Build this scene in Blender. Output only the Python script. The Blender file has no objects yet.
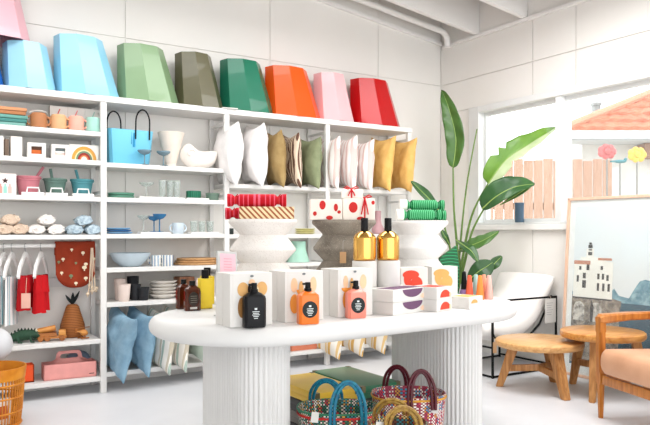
import bpy, bmesh, math, random
from mathutils import Vector, Matrix, Quaternion
from mathutils import noise as MN0
random.seed(7)
C = bpy.context.scene.collection
R = math.radians
PI = math.pi
# ---------------------------------------------------------------- camera numbers (room axes: X along the shelf wall, Y towards it)
H, HY, FP = 1.2, 232.0, 676.0
S_, C_ = 0.533, 0.846          # heading of the view in room axes
def W(px, py, F):              # world point at distance F along the view
    r = (px - 325) / FP * F
    return Vector((C_ * r + S_ * F, C_ * F - S_ * r, H - (py - HY) * F / FP))
def T(px, py, z):              # world point on the level z (table top, floor)
    return W(px, py, FP * (H - z) / (py - HY))
def XA(px, Y):                 # X of an image column in the plane Y
    t = (px - 325) / FP
    return Y * (S_ + t * C_) / (C_ - t * S_)
def K(px, Y):                  # metres per pixel there
    return (S_ * XA(px, Y) + C_ * Y) / FP
def ZA(px, py, Y):
    return H - (py - HY) * K(px, Y)

# ---------------------------------------------------------------- materials
def lin(c):
    out = []
    for v in c:
        v /= 255.0
        out.append(v / 12.92 if v <= 0.04045 else ((v + 0.055) / 1.055) ** 2.4)
    return (*out, 1.0)
_m = {}
def mat(name, col, rough=0.6, metal=0.0, var=0.05, scale=12.0, bump=0.0, bscale=60.0, spec=0.32, trans=0.0, col2=None, coat=0.0, sss=0.0):
    if name in _m: return _m[name]
    m = bpy.data.materials.new(name); m.use_nodes = True
    nt = m.node_tree; b = nt.nodes['Principled BSDF']
    b.inputs['Roughness'].default_value = rough; b.inputs['Metallic'].default_value = metal
    b.inputs['Specular IOR Level'].default_value = spec
    b.inputs['Transmission Weight'].default_value = trans
    b.inputs['Coat Weight'].default_value = coat
    tc = nt.nodes.new('ShaderNodeTexCoord')
    c1 = lin(col); c2 = lin(col2) if col2 else tuple(max(0, v * (1 - 2.2 * var)) for v in c1[:3]) + (1,)
    no = nt.nodes.new('ShaderNodeTexNoise'); no.inputs['Scale'].default_value = scale; no.inputs['Detail'].default_value = 4
    nt.links.new(tc.outputs['Object'], no.inputs['Vector'])
    rp = nt.nodes.new('ShaderNodeValToRGB'); rp.color_ramp.elements[0].color = c1; rp.color_ramp.elements[1].color = c2
    rp.color_ramp.elements[0].position = 0.38; rp.color_ramp.elements[1].position = 0.75
    nt.links.new(no.outputs['Fac'], rp.inputs['Fac']); nt.links.new(rp.outputs['Color'], b.inputs['Base Color'])
    if bump:
        n2 = nt.nodes.new('ShaderNodeTexNoise'); n2.inputs['Scale'].default_value = bscale; n2.inputs['Detail'].default_value = 3
        nt.links.new(tc.outputs['Object'], n2.inputs['Vector'])
        bp = nt.nodes.new('ShaderNodeBump'); bp.inputs['Strength'].default_value = bump; bp.inputs['Distance'].default_value = 0.01
        nt.links.new(n2.outputs['Fac'], bp.inputs['Height']); nt.links.new(bp.outputs['Normal'], b.inputs['Normal'])
    _m[name] = m
    return m
def stripes(name, cols, axis=(1, 0, 0), period=0.05, rough=0.85, ring=False, bump=0.0):
    """hard stripes of several colours along a local direction: cols = [(colour, width share)]"""
    if name in _m: return _m[name]
    m = mat(name, cols[0][0], rough); nt = m.node_tree; b = nt.nodes['Principled BSDF']
    tc = nt.nodes.new('ShaderNodeTexCoord')
    dp = nt.nodes.new('ShaderNodeVectorMath'); dp.operation = 'LENGTH' if ring else 'DOT_PRODUCT'
    nt.links.new(tc.outputs['Object'], dp.inputs[0])
    if not ring: dp.inputs[1].default_value = axis
    dv = nt.nodes.new('ShaderNodeMath'); dv.operation = 'DIVIDE'; dv.inputs[1].default_value = period
    nt.links.new(dp.outputs['Value'], dv.inputs[0])
    fr = nt.nodes.new('ShaderNodeMath'); fr.operation = 'FRACT'; nt.links.new(dv.outputs[0], fr.inputs[0])
    rp = nt.nodes.new('ShaderNodeValToRGB'); rp.color_ramp.interpolation = 'CONSTANT'
    pos = 0.0; el = rp.color_ramp.elements
    while len(el) > 1: el.remove(el[-1])
    el[0].color = lin(cols[0][0]); el[0].position = 0
    for i, (c, w) in enumerate(cols):
        if i:
            e = el.new(pos); e.color = lin(c)
        pos += w
    nt.links.new(fr.outputs[0], rp.inputs['Fac']); nt.links.new(rp.outputs['Color'], b.inputs['Base Color'])
    return m
def wood(name, c1, c2, axis=0, rough=0.45, scale=6.0, coat=0.1):
    if name in _m: return _m[name]
    m = mat(name, c1, rough, coat=coat); nt = m.node_tree; b = nt.nodes['Principled BSDF']
    tc = nt.nodes.new('ShaderNodeTexCoord'); mp = nt.nodes.new('ShaderNodeMapping')
    s = [9.0, 9.0, 9.0]; s[axis] = 0.9; mp.inputs['Scale'].default_value = s
    nt.links.new(tc.outputs['Object'], mp.inputs['Vector'])
    no = nt.nodes.new('ShaderNodeTexNoise'); no.inputs['Scale'].default_value = scale; no.inputs['Detail'].default_value = 6; no.inputs['Distortion'].default_value = 0.6
    nt.links.new(mp.outputs[0], no.inputs['Vector'])
    rp = nt.nodes.new('ShaderNodeValToRGB'); rp.color_ramp.elements[0].color = lin(c1); rp.color_ramp.elements[1].color = lin(c2)
    rp.color_ramp.elements[0].position = 0.35; rp.color_ramp.elements[1].position = 0.68
    nt.links.new(no.outputs['Fac'], rp.inputs['Fac']); nt.links.new(rp.outputs['Color'], b.inputs['Base Color'])
    return m
def glass(name, col, alpha=0.3, rough=0.05):
    """thin clear or tinted glass: part see-through, part glossy"""
    if name in _m: return _m[name]
    m = bpy.data.materials.new(name); m.use_nodes = True; nt = m.node_tree; nt.nodes.clear()
    o = nt.nodes.new('ShaderNodeOutputMaterial'); mx = nt.nodes.new('ShaderNodeMixShader'); mx.inputs[0].default_value = alpha
    tr = nt.nodes.new('ShaderNodeBsdfTransparent'); tr.inputs[0].default_value = lin(col)
    gl = nt.nodes.new('ShaderNodeBsdfPrincipled'); gl.inputs['Roughness'].default_value = rough
    no = nt.nodes.new('ShaderNodeTexNoise'); no.inputs['Scale'].default_value = 4
    rp = nt.nodes.new('ShaderNodeValToRGB'); rp.color_ramp.elements[0].color = lin(col); rp.color_ramp.elements[1].color = lin(tuple(v * .94 for v in col))
    nt.links.new(no.outputs['Fac'], rp.inputs[0]); nt.links.new(rp.outputs[0], gl.inputs['Base Color'])
    nt.links.new(tr.outputs[0], mx.inputs[1]); nt.links.new(gl.outputs[0], mx.inputs[2]); nt.links.new(mx.outputs[0], o.inputs[0])
    _m[name] = m
    return m
def weave(name, cols, scale=90.0, dark=(40, 40, 45)):
    """woven plastic strips: a small check of many colours"""
    if name in _m: return _m[name]
    m = mat(name, cols[0], 0.45); nt = m.node_tree; b = nt.nodes['Principled BSDF']
    uv = nt.nodes.new('ShaderNodeUVMap'); uv.uv_map = 'UVMap'
    sc = nt.nodes.new('ShaderNodeVectorMath'); sc.operation = 'SCALE'; sc.inputs['Scale'].default_value = scale
    nt.links.new(uv.outputs[0], sc.inputs[0])
    fl = nt.nodes.new('ShaderNodeVectorMath'); fl.operation = 'FLOOR'; nt.links.new(sc.outputs[0], fl.inputs[0])
    wn = nt.nodes.new('ShaderNodeTexWhiteNoise'); wn.noise_dimensions = '2D'; sx_ = nt.nodes.new('ShaderNodeSeparateXYZ'); cx_ = nt.nodes.new('ShaderNodeCombineXYZ'); hf = nt.nodes.new('ShaderNodeMath'); hf.operation = 'MULTIPLY'; hf.inputs[1].default_value = .25; ff = nt.nodes.new('ShaderNodeMath'); ff.operation = 'FLOOR'
    nt.links.new(fl.outputs[0], sx_.inputs[0]); nt.links.new(sx_.outputs[0], cx_.inputs[0]); nt.links.new(sx_.outputs[1], hf.inputs[0]); nt.links.new(hf.outputs[0], ff.inputs[0]); nt.links.new(ff.outputs[0], cx_.inputs[1])
    nt.links.new(cx_.outputs[0], wn.inputs['Vector'])
    rp = nt.nodes.new('ShaderNodeValToRGB'); rp.color_ramp.interpolation = 'CONSTANT'; el = rp.color_ramp.elements
    while len(el) > 1: el.remove(el[-1])
    el[0].color = lin(cols[0])
    for i, c in enumerate(cols[1:], 1):
        e = el.new(i / len(cols)); e.color = lin(c)
    nt.links.new(wn.outputs['Value'], rp.inputs[0])
    ck = nt.nodes.new('ShaderNodeTexChecker'); ck.inputs['Scale'].default_value = 1.0
    ck.inputs['Color1'].default_value = lin(dark); nt.links.new(sc.outputs[0], ck.inputs['Vector']); nt.links.new(rp.outputs[0], ck.inputs['Color2'])
    nt.links.new(ck.outputs[0], b.inputs['Base Color'])
    bp = nt.nodes.new('ShaderNodeBump'); bp.inputs['Strength'].default_value = .5; bp.inputs['Distance'].default_value = .004
    nt.links.new(ck.outputs['Fac'], bp.inputs['Height']); nt.links.new(bp.outputs[0], b.inputs['Normal'])
    return m

WHITE = mat('white paint', (240, 238, 235), 0.5, var=0.012, scale=3)
WALL = mat('wall paint', (238, 235, 230), 0.75, var=0.012, scale=2, bump=0.03)
SHELF = mat('shelf white', (224, 222, 219), 0.45, var=0.012)
BLACKP = mat('black plastic', (16, 16, 18), 0.45, var=0.1, spec=.2)
BLACKM = mat('black metal', (13, 13, 15), 0.5, var=0.1, spec=.2)
PAPER = mat('white card', (220, 217, 212), 0.6, var=0.012)

# ---------------------------------------------------------------- mesh helpers
def loft(bm, rings, cap0=True, cap1=True, close=True, uv=None):
    V = [[bm.verts.new(p) for p in r] for r in rings]
    n = len(V[0])
    for a, b in zip(V, V[1:]):
        for i in range(n if close else n - 1):
            j = (i + 1) % n
            try: bm.faces.new((a[i], a[j], b[j], b[i]))
            except ValueError: pass
    if cap0 and close: bm.faces.new(V[0][::-1])
    if cap1 and close: bm.faces.new(V[-1])
    return V
def lathe(bm, prof, c=(0, 0, 0), n=24, sx=1, sy=1, caps=True, M=None):
    rings = []
    for r, z in prof:
        r = max(r, 0.0002)
        ring = [Vector((c[0] + r * sx * math.cos(2 * PI * i / n), c[1] + r * sy * math.sin(2 * PI * i / n), c[2] + z)) for i in range(n)]
        if M: ring = [M @ p for p in ring]
        rings.append(ring)
    return loft(bm, rings, caps, caps)
def tube(bm, pts, r, n=8, closed=False, r2=None):
    pts = [Vector(p) for p in pts]; N = len(pts); rings = []
    up = None
    for i, p in enumerate(pts):
        if closed: d = pts[(i + 1) % N] - pts[i - 1]
        else: d = pts[min(i + 1, N - 1)] - pts[max(i - 1, 0)]
        d = d.normalized()
        if up is None:
            up = Vector((0, 0, 1)) if abs(d.z) < 0.9 else Vector((1, 0, 0))
        s = d.cross(up).normalized(); up = s.cross(d).normalized()
        rr = r if r2 is None else r + (r2 - r) * i / max(1, N - 1)
        rings.append([p + s * rr * math.cos(2 * PI * k / n) + up * rr * math.sin(2 * PI * k / n) for k in range(n)])
    if closed: rings.append(rings[0])
    loft(bm, rings, not closed, not closed)
    if closed: bmesh.ops.remove_doubles(bm, verts=bm.verts, dist=1e-5)
def box(bm, x0, x1, y0, y1, z0, z1, bev=0.0, M=None):
    vs = [bm.verts.new((x, y, z)) for x in (x0, x1) for y in (y0, y1) for z in (z0, z1)]
    fs = [bm.faces.new([vs[i] for i in q]) for q in ((0, 1, 3, 2), (4, 6, 7, 5), (0, 4, 5, 1), (2, 3, 7, 6), (0, 2, 6, 4), (1, 5, 7, 3))]
    out = vs
    if bev:
        es = list({e for f in fs for e in f.edges})
        r = bmesh.ops.bevel(bm, geom=es, offset=bev, segments=2, profile=0.6, affect='EDGES')
        out = list({v for f in r['faces'] for v in f.verts} | {v for v in vs if v.is_valid})
    if M:
        for v in out: v.co = M @ v.co
    return out
def bar(bm, a, b, w, t, up=(0, 0, 1), bev=0.0):
    """a rectangular bar from a to b, w across, t along up"""
    a, b = Vector(a), Vector(b); d = b - a; L = d.length; d.normalize()
    s = d.cross(Vector(up)).normalized(); u = s.cross(d).normalized()
    M = Matrix((( *[s[0]], u[0], d[0], a[0]), (s[1], u[1], d[1], a[1]), (s[2], u[2], d[2], a[2]), (0, 0, 0, 1)))
    box(bm, -w / 2, w / 2, -t / 2, t / 2, 0, L, bev, M)
def prism(bm, out, z0, z1, M=None):
    a = [Vector((x, y, z0)) for x, y in out]; b = [Vector((x, y, z1)) for x, y in out]
    if M: a = [M @ p for p in a]; b = [M @ p for p in b]
    loft(bm, [a, b])
def ball(bm, c, r, n=16, s=(1, 1, 1)):
    prof = [(r * math.sin(PI * i / (n // 2)), -r * math.cos(PI * i / (n // 2))) for i in range(n // 2 + 1)]
    rings = [[Vector((c[0] + p * s[0] * math.cos(2 * PI * k / n), c[1] + p * s[1] * math.sin(2 * PI * k / n), c[2] + z * s[2])) for k in range(n)] for p, z in [(max(q, .0003), w) for q, w in prof]]
    loft(bm, rings)
def nb(): return bmesh.new()
def build(name, bm, m, parent=None, loc=(0, 0, 0), rz=0.0, smooth=True, ang=35, sub=0):
    bmesh.ops.recalc_face_normals(bm, faces=bm.faces)
    me = bpy.data.meshes.new(name); bm.to_mesh(me); bm.free()
    if smooth:
        me.polygons.foreach_set('use_smooth', [True] * len(me.polygons)); me.set_sharp_from_angle(angle=R(ang))
    me.materials.append(m)
    o = bpy.data.objects.new(name, me); C.objects.link(o)
    o.location = loc; o.rotation_euler = (0, 0, rz)
    if parent: o.parent = parent
    if sub:
        md = o.modifiers.new('sub', 'SUBSURF'); md.levels = md.render_levels = sub
    return o
def tag(o, label, cat, group=None, kind=None):
    o['label'] = label; o['category'] = cat
    if group: o['group'] = group
    if kind: o['kind'] = kind
    return o
def thing(name, label, cat, loc=(0, 0, 0), rz=0.0, group=None):
    o = bpy.data.objects.new(name, None); C.objects.link(o); o.empty_display_size = 0.05
    o.location = loc; o.rotation_euler = (0, 0, rz)
    return tag(o, label, cat, group)
def struct(name, bm, m, parent=None, label=None, **k):
    o = build(name, bm, m, parent, **k)
    if not parent: o['kind'] = 'structure'; o['label'] = label or name.replace('_', ' '); o['category'] = name.split('_')[0]
    return o
def dup(root, loc, rz=None, label=None, group=None):
    r = root.copy(); C.objects.link(r); r.location = loc
    if rz is not None: r.rotation_euler = (0, 0, rz)
    if label: r['label'] = label
    if group: r['group'] = group
    for ch in list(root.children):
        c = ch.copy(); C.objects.link(c); c.parent = r
        for g in ch.children:
            d = g.copy(); C.objects.link(d); d.parent = c
    return r
def recol(root, **mats):
    """give copies their own mesh and material: part name -> material ('' for the thing itself)"""
    for o in [root] + list(root.children):
        base = o.name.split('.')[0]
        key = base if base in mats else ('all' if 'all' in mats else None)
        if key and o.type == 'MESH':
            o.data = o.data.copy(); o.data.materials[0] = mats[key]
def one(name, bm, m, label, cat, loc=(0, 0, 0), rz=0.0, group=None, **k):
    return tag(build(name, bm, m, None, loc, rz, **k), label, cat, group)

# ================================================================ THE ROOM
XR, YB = 4.94, 5.5           # right wall and back wall
b = nb(); box(b, -3.0, XR + .15, -3.2, YB + .15, -0.08, 0)
struct('floor', b, mat('painted concrete', (222, 223, 226), 0.4, var=0.03, scale=1.5, bump=0.04, bscale=9, col2=(212, 213, 217)), label='pale grey painted concrete floor', smooth=False)
def panel_wall(bm, us, zs, put, skip=None, gap=.004):
    for u0, u1 in zip(us, us[1:]):
        for z0, z1 in zip(zs, zs[1:]):
            if skip and skip(u0, u1, z0, z1): continue
            put(bm, u0 + gap, u1 - gap, z0 + gap, z1 - gap)
b = nb(); box(b, -3.0, XR + .15, YB + .012, YB + .15, 0, 4.9)
panel_wall(b, [-3, -2.3, -1.0, .28, 1.55, 2.87, 4.1, XR], [0, 2.77, 4.2], lambda bm, a, c, d, e: box(bm, a, c, YB, YB + .013, d, e))
struct('wall_back', b, WALL, label='white panelled back wall behind the shelving', smooth=False)
WY0, WY1, WZ0, WZ1 = 1.83, 5.05, 1.27, 2.46       # window opening in the right wall
b = nb()
for y0, y1, z0, z1 in ((-3.2, WY0, 0, 3.7), (WY1, YB + .012, 0, 3.7), (WY0, WY1, 0, WZ0), (WY0, WY1, WZ1, 3.7)):
    box(b, XR + .012, XR + .15, y0, y1, z0, z1)
for y0, y1, z0, z1 in ((-3.2, -1, 0, 3.17), (-1, WY0, 0, 3.17), (WY0, 3.0, 0, WZ0), (3.0, 4.25, 0, WZ0), (4.25, YB, 0, WZ0), (WY1, YB, WZ0, WZ1), (WY0, 3.0, WZ1, 2.77), (3.0, 3.78, WZ1, 2.77),
                       (3.78, 4.25, WZ1, 2.77), (4.25, YB, WZ1, 2.77), (WY0, 3.0, 2.77, 3.17), (3.0, 3.78, 2.77, 3.17), (3.78, 4.25, 2.77, 3.17), (4.25, YB, 2.77, 3.17)):
    box(b, XR, XR + .013, y0 + .0035, y1 - .0035, z0 + .0035, z1 - .0035)
struct('wall_right', b, WALL, label='white panelled right wall with the window', smooth=False)
b = nb(); box(b, -3.15, -3.0, -3.2, YB + .15, 0, 4.9)
struct('wall_left', b, WALL, label='white left wall', smooth=False)
RAKE = .13
def rake(bm):
    for v in bm.verts: v.co.z += RAKE * (XR - v.co.x)
b = nb(); box(b, -3.15, XR + .15, -3.2, YB + .15, 3.62, 3.7)
for i in range(10): box(b, -3 + i * .85, -2.96 + i * .85, -3.2, YB, 3.56, 3.62)
rake(b)
struct('ceiling', b, mat('ceiling sheet', (214, 208, 202), 0.85, var=.12, scale=5, col2=(176, 168, 160)), label='weathered pale ceiling boards above the beams', smooth=False)
for i in range(9):
    b = nb(); y = 4.96 - i * .62
    box(b, -3.0, XR + .01, y - .025, y + .025, 3.19, 3.56, .004); rake(b)
    struct('trim_%d' % (i + 1), b, WHITE, label='white ceiling beam', smooth=False)
b = nb(); box(b, XR - .03, XR, -3.2, YB - .05, 3.155, 3.19, .006)
struct('trim_10', b, WHITE, label='white moulding along the top of the right wall', smooth=False)
b = nb(); box(b, -3, XR, YB - .03, YB + .01, 3.2, 3.24, .006); rake(b)
struct('trim_11', b, WHITE, label='white moulding along the top of the back wall', smooth=False)
b = nb(); box(b, -3, XR - .012, YB - .012, YB, 0, .09, .004)
struct('baseboard_back', b, WHITE, smooth=False)
b = nb(); box(b, XR - .012, XR, -3.2, YB - .012, 0, .09, .004)
struct('baseboard_right', b, WHITE, smooth=False)
# pipe under the ceiling
b = nb(); py = 5.3
pts = [(-3, py, 3.27), (4.76, py, 3.27)] + [(4.76 + .09 * math.sin(a), py, 3.18 + .09 * math.cos(a)) for a in [R(15 * k) for k in range(1, 7)]] + [(4.85, py, 3.12)]
tube(b, pts, .032, 12); rake(b)
struct('trim_12', b, WHITE, label='white pipe running under the ceiling along the back wall')
# window_1
wf = nb(); x0, x1 = XR - .03, XR + .14
for y0, y1, z0, z1 in ((WY0, WY0 + .06, WZ0, WZ1), (WY1 - .14, WY1, WZ0, WZ1), (WY0 + .06, WY1 - .14, WZ1 - .06, WZ1), (WY0 + .06, WY1 - .14, WZ0, WZ0 + .02)):
    box(wf, x0, x1, y0, y1, z0, z1, .004)
for y in (3.957, 2.87):
    box(wf, XR - .012, x1 - .01, y - .032, y + .032, WZ0 + .02, WZ1 - .06, .003)
WINP = mat('window paint', (226, 227, 226), .5, var=.012)
win = struct('window_1', wf, WINP, label='white framed window in the right wall', smooth=False)
wins = nb(); box(wins, XR - .05, XR - .031, WY0 - .06, WY1 + .04, WZ0 - .05, WZ0, .006)
build('window_sill', wins, WHITE, win, smooth=False)
for ya, yb in ((3.989, WY1 - .14), (2.902, 3.925), (WY0 + .06, 2.838)):
    s = nb(); xs = XR + .05
    box(s, xs, xs + .04, ya, ya + .028, WZ0 + .02, WZ1 - .06); box(s, xs, xs + .04, yb - .028, yb, WZ0 + .02, WZ1 - .06)
    box(s, xs, xs + .04, ya + .028, yb - .028, WZ1 - .095, WZ1 - .06); box(s, xs, xs + .04, ya + .028, yb - .028, WZ0 + .02, WZ0 + .055)
    sash = build('sash', s, WINP, win, smooth=False)
    g = nb(); box(g, xs + .016, xs + .022, ya + .024, yb - .024, WZ0 + .05, WZ1 - .09)
    build('pane', g, glass('window glass', (250, 252, 252), .05), sash, smooth=False)

# ================================================================ OUTSIDE
b = nb(); box(b, XR + .16, 22, -6, 16, -.3, -.2)
struct('ground', b, mat('yard ground', (205, 195, 180), .9, var=.08, scale=2), label='pale yard ground outside the window', smooth=False)
fdir = Vector((C_, -S_, 0)); fn = Vector((S_, C_, 0))
def out_pt(px, F, z): p = W(px, HY, F); return Vector((p.x, p.y, z))
FF = 9.0
fp0 = out_pt(455, FF, 0); fp1 = out_pt(613, FF, 0); flen = (fp1 - fp0).length
fence = thing('paling_fence', 'pinkish timber paling fence outside the window', 'fence', (fp0.x, fp0.y, -.2), math.atan2(fdir.y, fdir.x))
fm = wood('fence timber', (190, 156, 136), (168, 134, 114), 2, .9, coat=0)
n = int(flen / .125)
for i in range(n):
    b = nb(); x = i * flen / n; h = 2.36 + .015 * math.sin(i * 2.3)
    prism(b, [(x, 0), (x + flen / n - .014, 0), (x + flen / n - .014, .02), (x, .02)], 0, h)
    build('paling', b, fm, fence, smooth=False)
b = nb()
for z in (.5, 1.7): box(b, 0, flen, .022, .07, z, z + .09)
build('rail', b, fm, fence, smooth=False)
# neighbour's house with a tiled roof
hs = out_pt(571, 11.5, 0)
house = thing('neighbour_house', 'neighbouring house with orange tiled roof seen through the window', 'house', (hs.x, hs.y, -.2), math.atan2(fdir.y, fdir.x))
b = nb(); box(b, .42, 6.0, .6, 5, 0, 2.98); build('wall', b, mat('house wall', (206, 204, 200), .8), house, smooth=False)
b = nb(); box(b, -.05, 6.3, -.06, .0, 2.98, 3.12); box(b, -.05, 0, 0, 5, 2.98, 3.12); box(b, 0, 6.3, 0, .6, 2.96, 2.99)
build('gutter', b, mat('gutter white', (186, 190, 194), .5), house, smooth=False)
b = nb(); box(b, 1.4, 6.0, .3, .6, 2.7, 2.95); build('lintel', b, mat('lintel brown', (150, 118, 100), .8), house, smooth=False)
b = nb()                                        # hipped roof face with rows of pantiles
rows, cols = 11, 26
for r_ in range(rows):
    t0, t1 = r_ / rows, (r_ + 1) / rows
    z0, z1 = 3.12 + 1.9 * t0, 3.12 + 1.9 * t1 - .02
    y0, y1 = 3.0 * t0, 3.0 * t1
    xl = -.05 + 4.6 * t0
    pts0, pts1 = [], []
    nseg = cols * 4
    for k in range(nseg + 1):
        x = xl + (6.3 - xl) * k / nseg
        w = .03 * abs(math.sin(PI * (x / .24)))
        pts0.append((x, y0 - .02, z0 + w + .05)); pts1.append((x + .18 * (1 - k / nseg), y1, z1 + w + .03))
    loft(b, [[(p[0], p[1], p[2] - .07) for p in pts0], pts0, pts1], False, False, close=False)
build('roof', b, mat('terracotta tiles', (194, 118, 88), .85, var=.1, scale=7, col2=(164, 88, 62)), house, ang=60)
b = nb(); tube(b, [(-.05 + 4.6 * i / 8, 3.0 * i / 8, 3.2 + 1.9 * i / 8) for i in range(9)], .07, 8)
build('ridge', b, mat('terracotta ridge', (204, 144, 116), .8), house)
b = nb(); box(b, 1.3, 1.42, 2.25, 2.4, 0, 3.98); box(b, 1.28, 1.44, 2.23, 2.42, 3.98, 4.04)
build('chimney', b, mat('chimney render', (150, 150, 148), .8), house, smooth=False)
b = nb(); box(b, .5, 1.1, .55, .6, 1.9, 2.55); build('window', b, mat('house pane', (200, 205, 205), .2), house, smooth=False)
# garden ornaments on stems in front of the house
def ornament(px, py, F, m, label, kind):
    p = W(px, py, F); g = thing('garden_ornament', label, 'garden ornament', (p.x, p.y, -.2), math.atan2(fdir.y, fdir.x))
    h = p.z + .2
    b = nb(); tube(b, [(0, 0, 0), (0, 0, h)], .012, 8); build('stem', b, mat('stem grey', (140, 138, 134), .6), g)
    b = nb()
    if kind == 'flower':
        for k in range(7):
            a = 2 * PI * k / 7; ball(b, (.075 * math.cos(a), 0, h + .03 + .055 * math.sin(a)), .05, 10, (1, .4, 1))
        ball(b, (0, -.02, h + .03), .045, 10, (1, .5, 1))
    elif kind == 'bird':
        ball(b, (0, 0, h + .02), .045, 12, (1.9, .6, .5)); ball(b, (.07, 0, h + .045), .022, 10); box(b, -.12, -.06, -.02, .02, h + .01, h + .03)
    build('head', b, m, g)
ornament(637, 157, 8.6, mat('yellow petals', (226, 186, 84), .6), 'yellow flower ornament on a tall stem outside the window', 'flower')
ornament(620, 163, 8.6, mat('teal ornament', (70, 130, 138), .6), 'teal bird ornament on a thin stem outside the window', 'bird')
ornament(607, 154, 8.7, mat('red petals', (196, 104, 104), .6), 'red flower ornament above the fence top outside the window', 'flower')

# ================================================================ SHELVING
SY0, SY1 = 5.14, 5.487
UX = [.285, 1.29, 2.285, 3.27, 4.215]
BAY = [[1.945, 1.73, 1.46, 1.18, .405, .125], [1.72, 1.46, 1.185, .93, .67, .15], [1.60, 1.18, .93, .5, .15], [1.60, 1.18, .93, .5, .15]]
shelving = thing('shelving_unit', 'tall white open shelving unit along the back wall', 'shelving', (0, 0, 0))
for i, x in enumerate(UX):
    b = nb()
    w0, w1 = (-.022, .022)
    box(b, x + w0, x + w1, SY0, SY0 + .035, 0, 2.17, .003); box(b, x + w0 + .004, x + w1 - .004, SY1 - .03, SY1, 0, 2.17, .003)
    for z in (.2, .85, 1.5, 2.1): box(b, x - .009, x + .009, SY0 + .03, SY1 - .02, z - .011, z + .011)
    build('upright', b, SHELF, shelving, smooth=False)
TT = .034
for k, zs in enumerate(BAY):
    for z in zs:
        b = nb(); box(b, UX[k] + .022, UX[k + 1] - .022, SY0 + .003, SY1 - .004, z - TT, z, .003)
        build('shelf', b, SHELF, shelving, smooth=False)
for x0, x1 in ((UX[0] - .02, UX[1]), (UX[1], UX[2]), (UX[2], UX[3]), (UX[3], UX[4] + .025)):
    b = nb(); box(b, x0 + .001, x1 - .001, SY0 - .008, SY1 + .005, 2.17, 2.215, .003)
    build('top_board', b, SHELF, shelving, smooth=False)
b = nb(); tube(b, [(UX[0] + .02, 5.29, 1.10), (UX[1] - .02, 5.29, 1.10)], .015, 12)
build('hanging_rail', b, WHITE, shelving)
b = nb(); box(b, UX[0] + .02, UX[1] - .02, SY1 - .025, SY1 - .005, .78, .85)
build('back_rail', b, SHELF, shelving, smooth=False)
b = nb(); box(b, -.07, .06, -.16, .03, 0, .006, .001)
one('shelf_card', b, PAPER, 'small white card lying on the top board between olive and dark green stools', 'card', (XA(229, 5.2), 5.27, 2.2155), R(-8))

# faceted tapered stools along the top
def stool_mesh(bm, wb=.43, wt=.325, h=.44, t=.012, sy=.82):
    def ring(w, z, off):
        return [Vector((off + w / 2 * 1.03 * math.cos(R(22.5 + 45 * k + 10)), w / 2 * sy * 1.03 * math.sin(R(22.5 + 45 * k + 10)), z)) for k in range(8)]
    o = (wb - wt) / 2 * 1.1
    loft(bm, [ring(wb - 2 * t, 0, 0), ring(wb, 0, 0), ring(wt, h, -o), ring(wt - .03, h + .003, -o), ring(wt - .05, h - .012, -o), ring(wb - 2 * t, .0, 0)][1:5] , False, True)
    loft(bm, [ring(wb, 0, 0), ring(wb - 2 * t, 0, 0), ring(wt - 2 * t, h - .02, -o)], False, True)
def tstool(l, r, m, label, zb=2.2155, y=5.30, h=.44, tf=.73):
    xl, xr = XA(l, 5.27), XA(r, 5.27); w = xr - xl
    b = nb(); stool_mesh(b, w, w * tf, h, sy=.36 / w)
    return one('faceted_stool', b, m, label, 'stool', ((xl + xr) / 2, y, zb), 0, 'faceted stools on top of the shelving', smooth=False)
def gloss(n, c, c2=None): return mat(n, c, .32, var=.03, scale=3, coat=.25, col2=c2)
TS = [(-48, 4, 'deep blue lacquer', (20, 98, 186), 'deep blue faceted stool at the left end under the pale pink stool'),
      (4, 56, 'sky blue lacquer', (158, 210, 230), 'light blue faceted stool partly behind the pale pink one at the left end'),
      (56, 119.5, 'light blue lacquer', (146, 206, 232), 'light blue faceted stool right beside the sage green one'),
      (120, 179, 'sage lacquer', (128, 156, 118), 'sage green faceted stool on top of the shelving'),
      (178, 223, 'olive lacquer', (90, 86, 62), 'olive brown glossy faceted stool on top of the shelving'),
      (223.5, 273.5, 'dark green lacquer', (24, 108, 82), 'dark green faceted stool on top of the shelving'),
      (269, 320.5, 'orange lacquer', (236, 84, 14), 'bright orange faceted stool on top of the shelving'),
      (317.5, 354, 'blush lacquer', (232, 182, 186), 'blush pink faceted stool standing between orange and red stools'),
      (354.5, 400, 'red lacquer', (188, 8, 14), 'red faceted stool at the right end of the shelving top')]
for i, (l, r, n_, c, lab) in enumerate(TS): tstool(l, r, gloss(n_, c), lab, h=.335 if i < 2 else .44, tf=.82 if i < 2 else .73)
tstool(-24, 30, gloss('pale pink lacquer', (228, 172, 182)), 'pale pink faceted stool stacked highest on the deep blue one at the left end', zb=2.555, h=.44, y=5.29)
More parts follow.
